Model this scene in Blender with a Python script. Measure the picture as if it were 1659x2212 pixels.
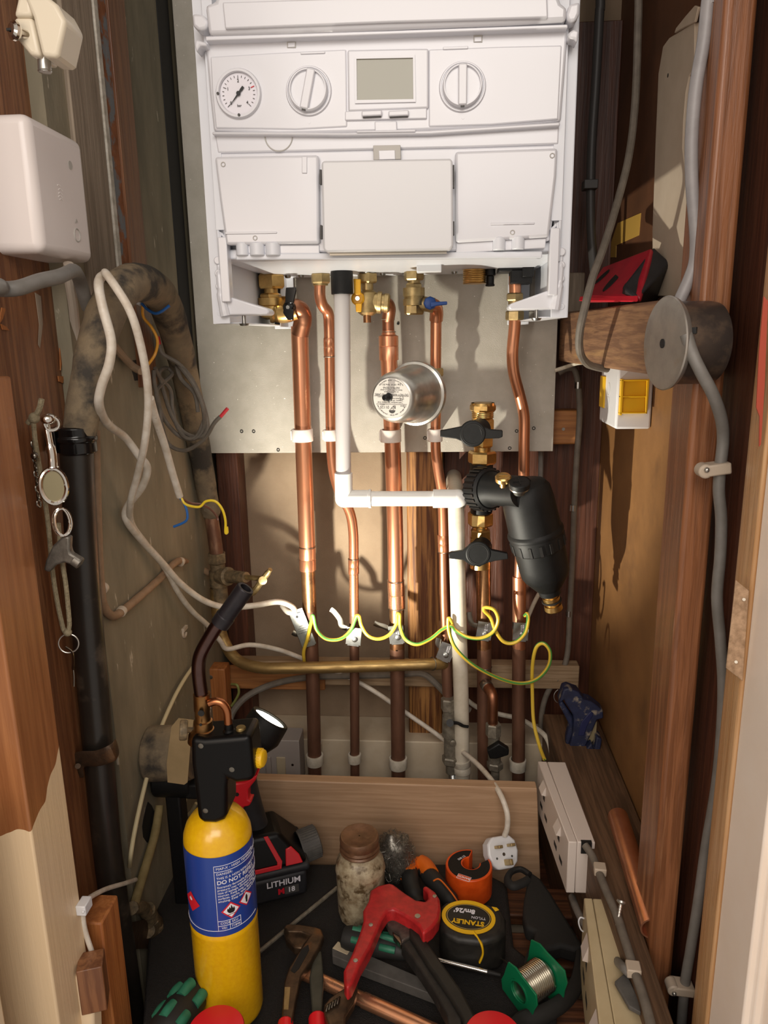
import bpy, bmesh, math, random
from mathutils import Vector, Matrix, noise
for o in list(bpy.data.objects): bpy.data.objects.remove(o)
random.seed(7)
SC = bpy.context.scene; COL = SC.collection
V = Vector; PI = math.pi
# ---------------- camera ----------------
FPX = 1600.0; CX, CY, CH = 829.5, 1106.0, 0.76
_D = V((115.0, (FPX*FPX+117*115)/384.0, FPX)).normalized()
_F = V((117.0, -384.0, FPX)).normalized()
_R = _D.cross(_F)
cam = bpy.data.objects.new('camera', bpy.data.cameras.new('camera')); COL.objects.link(cam)
cam.data.sensor_fit = 'VERTICAL'; cam.data.sensor_height = 36; cam.data.lens = 36*FPX/2212
cam.data.clip_start = 0.02
_cx = V((_R[0], _F[0], -_D[0])); _cy = -V((_R[1], _F[1], -_D[1])); _cz = -V((_R[2], _F[2], -_D[2]))
m = Matrix((( _cx[0], _cy[0], _cz[0], 0), (_cx[1], _cy[1], _cz[1], 0), (_cx[2], _cy[2], _cz[2], CH), (0, 0, 0, 1)))
cam.matrix_world = m; SC.camera = cam
SC.view_settings.view_transform = 'Standard'; SC.view_settings.look = 'None'
SC.view_settings.gamma = 1; SC.view_settings.use_curve_mapping = False
SC.view_settings.exposure = 0.0
# ---------------- world and lights ----------------
w = bpy.data.worlds.new('World'); SC.world = w; w.use_nodes = True
w.node_tree.nodes['Background'].inputs[0].default_value = (1.0, 0.90, 0.80, 1)
w.node_tree.nodes['Background'].inputs[1].default_value = 0.55
def area(name, loc, target, sx, sy, power, color):
    l = bpy.data.lights.new(name, 'AREA'); l.shape = 'RECTANGLE'; l.size = sx; l.size_y = sy
    l.energy = power; l.color = color
    o = bpy.data.objects.new(name, l); COL.objects.link(o); o.location = loc
    o.rotation_euler = (V(target)-V(loc)).to_track_quat('-Z', 'Y').to_euler()
    return o
area('hall_ceiling_light', (0.05, -0.8, 1.55), (-0.05, 1.1, 0.6), 1.1, 0.8, 16, (1.0, 0.93, 0.86))
area('side_fill', (-0.55, -0.7, 0.85), (0.1, 1.0, 0.3), 0.6, 0.6, 4.6, (1.0, 0.82, 0.66))  # unseen warm fill, added to brighten the right door jamb

# ---------------- pixel to place helpers ----------------
def ray(x, y):
    a = x-CX; b = y-CY; c = FPX
    return V((a*_R[0]+b*_R[1]+c*_R[2], a*_F[0]+b*_F[1]+c*_F[2], -(a*_D[0]+b*_D[1]+c*_D[2])))
def at(x, y, Y): r = ray(x, y); return V((0, 0, CH))+r*(Y/r[1])
def atx(x, y, X): r = ray(x, y); return V((0, 0, CH))+r*(X/r[0])
def atz(x, y, Z): r = ray(x, y); return V((0, 0, CH))+r*((Z-CH)/r[2])

# ---------------- mesh builder ----------------
ORG = {}
def frame(o, x, z):
    """frame at o with local x along x and local z as near z as possible"""
    x = V(x).normalized(); z = V(z); y = z.cross(x).normalized(); z = x.cross(y)
    return Matrix(((x[0], y[0], z[0], o[0]), (x[1], y[1], z[1], o[1]), (x[2], y[2], z[2], o[2]), (0, 0, 0, 1)))
def smooth_path(pts, n=6, closed=False):
    pts = [V(p) for p in pts]; out = []; N = len(pts)
    if N < 3: return pts
    g = (lambda i: pts[i % N]) if closed else (lambda i: pts[max(0, min(N-1, i))])
    for i in range(N if closed else N-1):
        p0, p1, p2, p3 = g(i-1), g(i), g(i+1), g(i+2)
        for k in range(n):
            t = k/n
            out.append(0.5*((2*p1)+(p2-p0)*t+(2*p0-5*p1+4*p2-p3)*t*t+(3*p1-p0-3*p2+p3)*t**3))
    if not closed: out.append(pts[-1])
    return out
def round_path(pts, rad, n=6):
    """straight runs with rounded corners"""
    pts = [V(p) for p in pts]; out = [pts[0]]
    for i in range(1, len(pts)-1):
        a, b, c = pts[i-1], pts[i], pts[i+1]
        r = min(rad, (a-b).length*.48, (c-b).length*.48)
        s = b+(a-b).normalized()*r; e = b+(c-b).normalized()*r
        for k in range(n+1):
            t = k/n; out.append((1-t)**2*s+2*t*(1-t)*b+t*t*e)
    out.append(pts[-1]); return out
class MB:
    def __init__(s, M=None): s.bm = bmesh.new(); s.M = M or Matrix()
    def _add(s, vs, fs):
        bv = [s.bm.verts.new(s.M @ V(v)) for v in vs]
        for f in fs:
            try: s.bm.faces.new([bv[i] for i in f])
            except ValueError: pass
        return s
    def box(s, x0, x1, y0, y1, z0, z1):
        vs = [(x, y, z) for z in (z0, z1) for y in (y0, y1) for x in (x0, x1)]
        return s._add(vs, [(0, 2, 3, 1), (4, 5, 7, 6), (0, 1, 5, 4), (2, 6, 7, 3), (0, 4, 6, 2), (1, 3, 7, 5)])
    def cbox(s, c, sx, sy, sz): return s.box(c[0]-sx/2, c[0]+sx/2, c[1]-sy/2, c[1]+sy/2, c[2]-sz/2, c[2]+sz/2)
    def bar(s, p0, p1, w, h, up=(0, 0, 1)):
        p0, p1 = V(p0), V(p1); m = s.M; s.M = m @ frame(p0, p1-p0, up)
        s.box(0, (p1-p0).length, -w/2, w/2, -h/2, h/2); s.M = m; return s
    def prism(s, pts, vec):
        n = len(pts); vec = V(vec); vs = [V(p) for p in pts]+[V(p)+vec for p in pts]
        return s._add(vs, [tuple(range(n))[::-1], tuple(range(n, 2*n))]+[(i, (i+1) % n, n+(i+1) % n, n+i) for i in range(n)])
    def lathe(s, p0, d, prof, seg=28, a0=0, cap=True):
        """profile of (t, r) along direction d from p0"""
        p0 = V(p0); d = V(d).normalized()
        u = d.orthogonal().normalized() if abs(d.z) < .999 else V((1, 0, 0)); w_ = d.cross(u)
        vs = []; fs = []
        for (t, r) in prof:
            for k in range(seg):
                a = a0+2*PI*k/seg; vs.append(p0+d*t+(u*math.cos(a)+w_*math.sin(a))*max(r, 1e-5))
        for i in range(len(prof)-1):
            for k in range(seg):
                a, b = i*seg+k, i*seg+(k+1) % seg; fs.append((a, b, b+seg, a+seg))
        if cap: fs.append(tuple(range(seg))[::-1]); fs.append(tuple((len(prof)-1)*seg+k for k in range(seg)))
        return s._add(vs, fs)
    def cyl(s, p0, p1, r, r1=None, seg=24):
        p0, p1 = V(p0), V(p1); return s.lathe(p0, p1-p0, [(0, r), ((p1-p0).length, r if r1 is None else r1)], seg)
    def hexn(s, p0, p1, r, a0=0.0):
        p0, p1 = V(p0), V(p1); L = (p1-p0).length; c = min(r*.14, L*.3)
        return s.lathe(p0, p1-p0, [(0, r*.88), (c, r), (L-c, r), (L, r*.88)], 6, a0)
    def thread(s, p0, p1, r, n=6, dp=.0006):
        p0, p1 = V(p0), V(p1); L = (p1-p0).length; pr = []
        for i in range(n): pr += [(L*(i+.05)/n, r-dp), (L*(i+.5)/n, r), (L*(i+.95)/n, r-dp)]
        return s.lathe(p0, p1-p0, pr, 24)
    def tube(s, pts, r, seg=10, n=6, sm=True, closed=False, rs=None, flat=1.0, up=None):
        P_ = smooth_path(pts, n, closed) if sm else [V(p) for p in pts]
        N = len(P_); T = []
        for i in range(N):
            a = P_[(i-1) % N] if (closed or i > 0) else P_[i]; b = P_[(i+1) % N] if (closed or i < N-1) else P_[i]
            T.append((b-a).normalized())
        u = (V(up)-T[0]*V(up).dot(T[0])).normalized() if up else T[0].orthogonal().normalized()
        vs = []; fs = []
        for i in range(N):
            if i: u = (u-T[i]*u.dot(T[i])).normalized()
            w_ = T[i].cross(u); rr = r if rs is None else rs[min(len(rs)-1, int(i/max(1, N-1)*(len(rs)-1)+.5))]
            for k in range(seg):
                a = 2*PI*k/seg; vs.append(P_[i]+(u*math.cos(a)*flat+w_*math.sin(a))*rr)
        for i in range(N if closed else N-1):
            j = (i+1) % N
            for k in range(seg): fs.append((i*seg+k, i*seg+(k+1) % seg, j*seg+(k+1) % seg, j*seg+k))
        if not closed: fs.append(tuple(range(seg))[::-1]); fs.append(tuple((N-1)*seg+k for k in range(seg)))
        return s._add(vs, fs)
    def ring(s, c, ax, R, r, seg=28, rs=8, a0=0, a1=2*PI, sx=1, sy=1, u=None):
        c = V(c); ax = V(ax).normalized(); u = V(u).normalized() if u else ax.orthogonal().normalized(); w_ = ax.cross(u)
        full = abs(a1-a0-2*PI) < 1e-4; n = seg if full else seg+1
        pts = [c+(u*math.cos(a0+(a1-a0)*k/seg)*sx+w_*math.sin(a0+(a1-a0)*k/seg)*sy)*R for k in range(n)]
        return s.tube(pts, r, rs, sm=False, closed=full)
    def ball(s, c, r, sc=(1, 1, 1), seg=20, top=None):
        vs = []; fs = []; n = 12
        for i in range(n+1):
            t = PI*i/n
            for k in range(seg):
                a = 2*PI*k/seg; q = max(1e-4, math.sin(t))
                vs.append((c[0]+r*sc[0]*q*math.cos(a), c[1]+r*sc[1]*q*math.sin(a), c[2]+r*sc[2]*math.cos(t)))
        for i in range(n):
            for k in range(seg): fs.append((i*seg+k, (i+1)*seg+k, (i+1)*seg+(k+1) % seg, i*seg+(k+1) % seg))
        return s._add(vs, fs)
    def build(s, name, mt, parent=None, bev=0.0, sm=35, seg=2, disp=0):
        bm = s.bm; bmesh.ops.remove_doubles(bm, verts=bm.verts, dist=2e-6); bmesh.ops.recalc_face_normals(bm, faces=bm.faces)
        if parent: off = ORG[parent.name]
        else:
            xs = [v.co for v in bm.verts]; lo = [min(v[i] for v in xs) for i in range(3)]; hi = [max(v[i] for v in xs) for i in range(3)]
            off = V(((lo[0]+hi[0])/2, (lo[1]+hi[1])/2, lo[2]))
        if disp:
            for v in bm.verts: v.co += noise.noise_vector(v.co*220)*disp
        for v in bm.verts: v.co -= off
        me = bpy.data.meshes.new(name); bm.to_mesh(me); bm.free()
        me.polygons.foreach_set('use_smooth', [True]*len(me.polygons)); me.set_sharp_from_angle(angle=math.radians(sm))
        me.materials.append(mt)
        o = bpy.data.objects.new(name, me); COL.objects.link(o)
        if parent: o.parent = parent
        else: o.location = off
        ORG[o.name] = off.copy()
        if bev:
            b = o.modifiers.new('bevel', 'BEVEL'); b.width = bev; b.segments = seg; b.limit_method = 'ANGLE'; b.angle_limit = math.radians(40); b.harden_normals = False
        return o
def tag(o, label=None, cat=None, group=None, kind=None):
    if label: o['label'] = label
    if cat: o['category'] = cat
    if group: o['group'] = group
    if kind: o['kind'] = kind
    return o
def thing(name, label, cat, loc, group=None):
    o = bpy.data.objects.new(name, None); COL.objects.link(o); o.location = V(loc); o.empty_display_size = .02
    ORG[o.name] = V(loc); return tag(o, label, cat, group)
def struct(name, mb, mt, **k): return tag(mb.build(name, mt, **k), kind='structure')
def text(body, size, M, mt, parent, name='lettering', ext=.0002, bend=None, ax='CENTER', bold=0):
    cu = bpy.data.curves.new(name, 'FONT'); cu.body = body; cu.size = size; cu.align_x = ax; cu.align_y = 'CENTER'; cu.extrude = ext; cu.offset = bold; cu.resolution_u = 3
    to = bpy.data.objects.new(name+'_t', cu); COL.objects.link(to)
    me = bpy.data.meshes.new_from_object(to.evaluated_get(bpy.context.evaluated_depsgraph_get()))
    bpy.data.objects.remove(to); bpy.data.curves.remove(cu); me.name = name
    off = ORG[parent.name]
    for v in me.vertices:
        c = v.co.copy()
        if bend: c = bend(c)
        v.co = (M @ c)-off
    me.materials.clear(); me.materials.append(mt)
    o = bpy.data.objects.new(name, me); COL.objects.link(o); o.parent = parent; ORG[o.name] = off.copy(); return o

# ---------------- materials ----------------
def hexc(h):
    h = h.lstrip('#'); r = []
    for i in (0, 2, 4):
        c = int(h[i:i+2], 16)/255; r.append(c/12.92 if c <= .04045 else ((c+.055)/1.055)**2.4)
    return tuple(r)+(1,)
def pm(name, c, c2=None, rough=.5, metal=0, sc=60, st=(1, 1, 1), lo=.35, hi=.65, bump=0, bsc=None, bst=None, coat=0, trans=0, emit=None, es=0, c3=None, lo3=.6, hi3=.7, sc3=25, spec=None, r2=None, det=6, dist=0.0):
    m = bpy.data.materials.new(name); m.use_nodes = True; nt = m.node_tree; b = nt.nodes['Principled BSDF']; L = nt.links.new; N = nt.nodes.new
    b.inputs['Base Color'].default_value = hexc(c); b.inputs['Roughness'].default_value = rough; b.inputs['Metallic'].default_value = metal
    if coat: b.inputs['Coat Weight'].default_value = coat; b.inputs['Coat Roughness'].default_value = .15
    if trans: b.inputs['Transmission Weight'].default_value = trans
    if spec is not None: b.inputs['Specular IOR Level'].default_value = spec
    if emit: b.inputs['Emission Color'].default_value = hexc(emit); b.inputs['Emission Strength'].default_value = es
    def nz(scale, stretch, lo_, hi_, off=0):
        tc = N('ShaderNodeTexCoord'); mp = N('ShaderNodeMapping'); mp.inputs['Scale'].default_value = stretch; mp.inputs['Location'].default_value = (off, off*.7, off*.3)
        n = N('ShaderNodeTexNoise'); n.inputs['Scale'].default_value = scale; n.inputs['Detail'].default_value = det; n.inputs['Roughness'].default_value = .6; n.inputs['Distortion'].default_value = dist
        r = N('ShaderNodeMapRange'); r.inputs['From Min'].default_value = lo_; r.inputs['From Max'].default_value = hi_
        L(tc.outputs['Object'], mp.inputs['Vector']); L(mp.outputs[0], n.inputs['Vector']); L(n.outputs['Fac'], r.inputs['Value']); return r.outputs[0]
    col = None
    if c2:
        f = nz(sc, st, lo, hi); mx = N('ShaderNodeMix'); mx.data_type = 'RGBA'
        L(f, mx.inputs['Factor']); mx.inputs['A'].default_value = hexc(c); mx.inputs['B'].default_value = hexc(c2); col = mx.outputs['Result']
        if r2 is not None:
            rr = N('ShaderNodeMapRange'); rr.inputs['To Min'].default_value = rough; rr.inputs['To Max'].default_value = r2; L(f, rr.inputs['Value']); L(rr.outputs[0], b.inputs['Roughness'])
    if c3:
        f = nz(sc3, st, lo3, hi3, 3.3); mx = N('ShaderNodeMix'); mx.data_type = 'RGBA'; L(f, mx.inputs['Factor'])
        if col: L(col, mx.inputs['A'])
        else: mx.inputs['A'].default_value = hexc(c)
        mx.inputs['B'].default_value = hexc(c3); col = mx.outputs['Result']
    if col: L(col, b.inputs['Base Color'])
    if bump:
        f = nz(bsc or sc, bst or st, 0, 1, 1.1); bp = N('ShaderNodeBump'); bp.inputs['Strength'].default_value = bump; bp.inputs['Distance'].default_value = .002
        L(f, bp.inputs['Height']); L(bp.outputs[0], b.inputs['Normal'])
    m['nodes_col'] = 1
    return m
def wood(name, c, c2, c3=None, ax=2, rough=.5, sc=1.0, bump=.35, coat=0, lo3=.58, hi3=.72):
    """grain running along axis ax"""
    st = [1, 1, 1]; st[ax] = .045
    m = pm(name, c, c2, rough=rough, sc=150*sc, st=tuple(st), lo=.42, hi=.58, bump=bump*1.6, c3=c3, sc3=40*sc, lo3=lo3, hi3=hi3, coat=coat, det=8, dist=.6)
    return m
M = {}
def D(k, *a, **kw): M[k] = pm(k, *a, **kw)
def DW(k, *a, **kw): M[k] = wood(k, *a, **kw)
D('white_plastic', '#dfe0e6', rough=.28, coat=.2)
D('white_plastic_warm', '#dcdde0', rough=.3)
D('white_metal', '#dee1e8', rough=.35)
D('grey_shadow', '#b9b6b0', rough=.5)
D('lcd', '#8f8d7c', rough=.12)
D('dark', '#161514', rough=.7)
D('black_plastic', '#121213', '#171717', rough=.45, spec=.3, sc=200, bump=.15, bsc=900)
D('black_gloss', '#101011', rough=.18)
D('black_satin', '#18191a', '#141515', rough=.52, spec=.3, sc=120, bump=.12, bsc=1500)
D('brass', '#dcb978', '#c5a266', rough=.28, metal=1, sc=90, bump=.1, r2=.4)
D('brass_dull', '#bca678', '#a08b60', rough=.4, metal=.85, sc=90, bump=.2)
D('brass_old', '#8e7a5c', '#5d5240', rough=.6, metal=.35, sc=120, bump=.4, c3='#a39478')
D('nickel_old', '#8d8779', '#6d665a', rough=.42, metal=.35, sc=120, bump=.2)
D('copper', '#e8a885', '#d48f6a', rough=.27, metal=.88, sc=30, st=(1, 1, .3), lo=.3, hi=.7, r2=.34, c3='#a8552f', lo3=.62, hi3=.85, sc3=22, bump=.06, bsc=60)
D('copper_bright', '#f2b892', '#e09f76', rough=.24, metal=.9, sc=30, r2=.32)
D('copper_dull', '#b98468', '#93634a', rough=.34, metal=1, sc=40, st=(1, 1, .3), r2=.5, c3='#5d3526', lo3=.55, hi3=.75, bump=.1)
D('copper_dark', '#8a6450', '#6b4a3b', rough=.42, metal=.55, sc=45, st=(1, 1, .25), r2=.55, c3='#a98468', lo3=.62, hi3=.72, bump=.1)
D('copper_heat', '#b58d62', '#96694a', rough=.34, metal=.9, sc=60, c3='#6d4f3c', lo3=.55, hi3=.7)
D('solder', '#b7b3a8', rough=.3, metal=1)
D('steel', '#c6c3bc', '#aeaba4', rough=.32, metal=.85, sc=40, bump=.03)
D('steel_dark', '#827d74', rough=.28, metal=1)
D('zinc', '#b4b6b4', '#989a98', rough=.32, metal=1, sc=80)
D('chrome', '#dad6cf', rough=.1, metal=1)
D('iron_old', '#4b3d31', '#5e4938', rough=.5, metal=.7, sc=120, bump=.4, c3='#6d4f36')
D('pvc_grey', '#c4c0c0', rough=.42)
D('pvc_white', '#e9e9e6', rough=.3)
D('pvc_cream', '#d5cdbd', '#c2b9a6', rough=.4, sc=30)
D('clip_white', '#efe6df', rough=.4)
D('clip_dirty', '#d6cfc0', '#b9b09e', rough=.6, sc=80)
D('yellow_lever', '#e0a512', rough=.4)
D('blue_lever', '#1f4f9e', rough=.4)
D('blue_dusty', '#222a4a', '#1b2038', rough=.6, sc=60, c3='#8e8578', lo3=.54, hi3=.66, sc3=60, bump=.3)
D('red_plastic', '#cf1f2a', rough=.35)
D('red_tool', '#c02a2c', '#9c1f22', rough=.38, sc=90, c3='#7d3a35', lo3=.62, hi3=.72, bump=.12)
D('red_cap', '#e0202a', rough=.35)
D('orange', '#e5591a', '#d04a12', rough=.38, sc=60, bump=.2)
D('orange_grip', '#dc6a18', rough=.5)
D('yellow_can', '#f0bd12', '#e8b00e', rough=.26, sc=200, coat=.5, bump=.05)
D('blue_label', '#1d3f93', rough=.35, coat=.3)
D('label_white', '#e8e6ee', rough=.5)
D('label_red', '#d21f30', rough=.5)
D('label_black', '#0d0d10', rough=.5)
D('paper', '#d9d5ce', rough=.6)
D('ink', '#4a4846', rough=.6)
D('grey_cable', '#7b7874', '#6c6964', rough=.5, sc=40)
D('grey_cable_dirty', '#746c62', '#625b52', rough=.65, sc=60)
D('white_cable', '#d9d2c6', '#c4b8a7', rough=.42, sc=70, c3='#8d8170', lo3=.68, hi3=.76, sc3=120)
D('cream_cable', '#cdbf98', rough=.5)
D('earth_yellow', '#d2b23c', rough=.35)
D('earth_green', '#4c8a3c', rough=.35)
D('wire_blue', '#2460a8', rough=.4)
D('wire_brown', '#6d4335', rough=.4)
D('wire_yellow', '#e8c92c', rough=.4)
D('wire_orange', '#dd9a2a', rough=.4)
D('wire_red', '#c6303a', rough=.4)
D('lagging', '#8a795f', '#6c5f4d', rough=.85, sc=25, c3='#3b3630', lo3=.5, hi3=.62, sc3=18, bump=.35, bsc=300)
D('lagging_dark', '#4a443b', '#3a362f', rough=.85, sc=30, bump=.35, bsc=300)
D('soil_black', '#231f1b', '#2d2823', rough=.38, sc=20, coat=.15, c3='#5b5044', lo3=.62, hi3=.74, sc3=14, bump=.08)
D('board', '#b9b4aa', '#aca79c', rough=.6, sc=25, bump=.3, bsc=700, c3='#fffdf6', lo3=.70, hi3=.72, sc3=260)  # white flecks paint in the glints that the flashlight draws from the board
D('plaster', '#99856e', '#8d7963', rough=.85, sc=14, bump=.25, bsc=500)
D('panel_left', '#948a74', '#7a7360', rough=.75, sc=22, st=(1, 1, .3), bump=.5, bsc=60, c3='#c4baa6', lo3=.66, hi3=.70, sc3=70)
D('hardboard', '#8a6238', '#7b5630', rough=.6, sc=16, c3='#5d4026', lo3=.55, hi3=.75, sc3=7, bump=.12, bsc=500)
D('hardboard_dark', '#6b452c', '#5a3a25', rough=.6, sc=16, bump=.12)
D('cream_board', '#cfc0ad', '#c0b09c', rough=.45, sc=12, bump=.08)
DW('wood_stain', '#875a3a', '#6c432a', '#9d6e4a', rough=.42, coat=.2)
DW('wood_stain_dark', '#5c3626', '#492a1e', '#6d4430', rough=.45)
DW('wood_right', '#935f3d', '#774a2d', '#ad7c56', rough=.4, coat=.25)
DW('wood_orange', '#b0703c', '#9a5c2e', '#8a5230', rough=.55)
DW('wood_orange_x', '#a8713f', '#8f5b30', '#7d5636', ax=0, rough=.6)
DW('wood_pale_x', '#a38b6e', '#8d7558', '#71583d', ax=0, rough=.7)
DW('wood_grey', '#9c8d7c', '#857767', '#ada08e', rough=.7)
DW('wood_shelf', '#8e6a4c', '#70503a', '#a68256', ax=1, rough=.65)
DW('wood_stud', '#a0703c', '#5c3417', '#c08e50', rough=.55)
DW('wood_plank', '#b29274', '#a48466', '#bd9c80', ax=0, rough=.55, bump=.08)
DW('wood_floor', '#70452c', '#4d2e1e', '#8c6241', ax=0, rough=.5)
DW('wood_light', '#caa073', '#bb8d5e', '#d9b68c', rough=.4, coat=.3)
D('white_wood', '#cdbfa8', '#bfae94', rough=.6, sc=20, c3='#a3906f', lo3=.66, hi3=.8, bump=.15)
D('white_paint', '#f6e9dc', '#f2e2d2', rough=.35, sc=12, bump=.06, bsc=150)
D('rust', '#9a6240', '#7b4c2e', rough=.8, sc=60, c3='#7a7e82', lo3=.46, hi3=.54, sc3=40, bump=.6)
D('flake', '#cfcabf', '#a8a295', rough=.8, sc=90, bump=.6)
D('mat_black', '#1d1b1a', '#262321', rough=.55, sc=300, bump=.9, bsc=700)
D('jar', '#b3a78c', '#85745a', rough=.4, sc=90, coat=.2, c3='#5b4a33', lo3=.52, hi3=.64, sc3=70, bump=.3)
D('jar_lid', '#7a5840', '#5f432f', rough=.4, sc=70, c3='#8a6b50', bump=.3, metal=.3)
D('teal_grip', '#2d7a5e', '#266850', rough=.5, sc=80)
D('grip_black', '#20201f', rough=.6)
D('green_spool', '#0d6e46', rough=.35)
D('tape_black', '#191816', '#272521', rough=.5, sc=90, bump=.15)
D('tape_yellow', '#e8b818', rough=.45)
D('torch_black', '#070708', rough=.38, spec=.25)
D('lens', '#ffffff', emit='#fff6dc', es=22)
D('rope', '#9b8f74', '#7d7259', rough=.9, sc=300, bump=.8)
D('laser_black', '#26262a', '#1e1e21', rough=.55, sc=60)
D('masking', '#c9a04a', rough=.6)
D('cardboard', '#a58c66', '#96805b', rough=.85, sc=30)
D('beige_plastic', '#bfb196', '#b3a58a', rough=.4, sc=20)
D('ivory', '#d8cdb8', rough=.35)
D('socket', '#d9cdc4', rough=.35)
D('rubber_grey', '#5b5854', '#4c4946', rough=.7, sc=60)
D('lamp_glass', '#ffffff', rough=.1)
# ================= the cupboard =================
TOP = 1.75
YB = 1.25
def pxy(pts, Y): return [at(x, y, Y) for x, y in pts]
def pxx(pts, X): return [atx(x, y, X) for x, y in pts]
struct('wall_back', MB().box(-.55, .45, YB, YB+.04, -.3, TOP), M['plaster'])
struct('wall_left', MB().box(-.425, -.385, .775, YB, -.3, TOP), M['panel_left'])
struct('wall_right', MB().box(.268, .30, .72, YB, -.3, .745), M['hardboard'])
struct('ceiling', MB().box(-.7, .6, -.1, YB+.04, TOP, TOP+.03), M['plaster'])
struct('floor', MB().box(-.7, .6, .35, YB+.04, -.16, -.12), M['wood_floor'])
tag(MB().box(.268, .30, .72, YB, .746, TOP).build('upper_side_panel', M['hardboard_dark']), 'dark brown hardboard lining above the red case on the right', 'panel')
# outer wall behind the door frame so the cupboard is closed at the sides
struct('wall_front_left', MB().box(-.75, -.43, .45, .80, -.3, TOP), M['wood_stain_dark'])
struct('wall_front_right', MB().box(.335, .6, .45, .80, -.3, TOP), M['wood_stain_dark'])

struct('gap_shade', MB().box(-.386, -.3835, 1.122, 1.1685, .62, TOP), M['dark'])  # flat dark strip painting in the shade of the gap beside the board
# back wall timbers
tag(MB().box(-.372, -.335, 1.205, YB, -.2, .86).build('corner_post', M['wood_stain_dark'], bev=.002), 'dark brown timber post in the back left corner', 'post')
a, b = at(880, 1200, 1.2), at(956, 1200, 1.2)
tag(MB().box(a[0], b[0], 1.195, YB, -.2, .86).build('wall_stud', M['wood_stud'], bev=.003), 'rough sawn timber stud on the back wall behind the tubes, lit orange', 'stud')
tag(MB().box(b[0]+.003, .268, 1.235, YB, -.2, 1.2).build('back_panel', M['wood_stain_dark'], bev=.001), 'reddish brown boarding on the back wall right of the stud', 'panel')
def hz(x0, x1, y0, y1, Y, Y2): p = at(x0, y0, Y); q = at(x1, y1, Y); return (p[0], q[0], Y, Y2, q[2], p[2])
tag(MB().box(*hz(505, 1250, 1428, 1490, 1.175, 1.2)).build('pipe_batten', M['wood_pale_x'], bev=.002), 'long pale horizontal batten across the back behind all the tubes', 'batten')
tag(MB().box(*hz(478, 702, 1440, 1492, 1.165, 1.1745)).build('short_batten', M['wood_orange_x'], bev=.002), 'short orange pine strip on the left half of the long batten', 'batten')
t = thing('pine_block', 'upright orange pine block with a screw behind the blowtorch', 'block', at(470, 1610, 1.13))
MB().box(*hz(437, 498, 1445, 1625, 1.13, 1.16)).build('block_body', M['wood_orange'], t, bev=.002)
p = at(455, 1463, 1.13); MB().lathe(p+V((0, .001, 0)), (0, -1, 0), [(0, .004), (.0015, .0035), (.002, .0015)]).build('screw_head', M['zinc'], t)
t = thing('corner_block', 'small varnished wooden block screwed beside the grey board near the right corner', 'block', at(1222, 960, 1.2))
MB().box(*hz(1193, 1250, 887, 960, 1.2, 1.235)).build('block_body', M['wood_orange_x'], t, bev=.003)
MB().lathe(at(1217, 927, 1.2)+V((0, .001, 0)), (0, -1, 0), [(0, .003), (.0015, .0025)]).build('screw_head', M['zinc'], t)
tag(MB().box(*hz(1187, 1260, 590, 690, 1.19, 1.235)).build('packing_block', M['wood_grey'], bev=.002), 'weathered grey timber block behind the shelf beside the boiler', 'block')
# white inner board the clips are screwed to
t = at(800, 1600, 1.165)
tag(MB().box(-.36, .2, 1.165, YB, -.25, t[2]).build('white_boarding', M['white_wood'], bev=.002), 'low dirty white boxing board behind the feet of the copper tubes', 'board')
# front plank
p = at(560, 1685, .96)
tag(MB().prism([V((-.31, .96, -.12)), V((.158, .96, -.12)), at(1160, 1703, .96), at(560, 1685, .96), V((-.31, .96, at(560, 1685, .96)[2]+.004))], (0, .018, 0)).build('front_plank', M['wood_plank'], bev=.0015), 'wide smooth pale plank standing on edge behind the tools', 'plank')
# floor: slatted boards, a black mat and pale bits beneath
k = 0
for (y0, y1, z) in ((.40, .47, -.03), (.485, .56, -.032), (.575, .66, -.03), (.69, .755, -.03), (.80, .855, -.03), (.885, .94, -.03)):
    lab = ['front', 'second', 'third', 'fourth', 'fifth', 'rearmost'][k]; k += 1
    tag(MB().box(-.34, .2, y0, y1, z-.018, z).build('floor_slat', M['wood_floor'], bev=.003), 'worn brown floor slat showing right of the tools, '+{'front': 'nearest the bottom edge of the photo', 'second': 'second from the bottom edge of the photo', 'third': 'below the red cap at bottom right', 'fourth': 'under the solder reel', 'fifth': 'beside the tape measure', 'rearmost': 'rearmost, next to the pale plank'}[lab], 'slat', 'brown slats of the cupboard floor')
tag(MB().box(-.34, .2, .40, .945, -.075, -.07).build('sub_floor', M['white_wood']), 'pale boarding seen through the gaps between the brown slats', 'board')
mp = [atz(x, y, 0) for x, y in ((300, 2330), (330, 1862), (1010, 1862), (1095, 1905), (1110, 2040), (1200, 2110), (1205, 2240), (1150, 2330))]
mo = MB().prism([V((q[0], q[1], -.0295)) for q in mp], (0, 0, .027)).build('tool_mat', M['mat_black'], bev=.004)
tag(mo, 'black textured rubber mat under the scattered tools', 'mat')

# ledge on the right with its cable run
tag(MB().prism([V((.178, 1.16, -.12)), V((.197, .50, -.12)), V((.220, .50, -.12)), V((.220, .735, -.12)), V((.267, .735, -.12)), V((.267, 1.16, -.12))], (0, 0, .25)).build('side_ledge', DW('wood_ledge', '#6b503a', '#503b29', '#3f2c1e', ax=1, rough=.6) or M['wood_ledge'], bev=.002), 'dusty brown timber ledge along the right wall holding the blue tube cutter', 'ledge')

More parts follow.
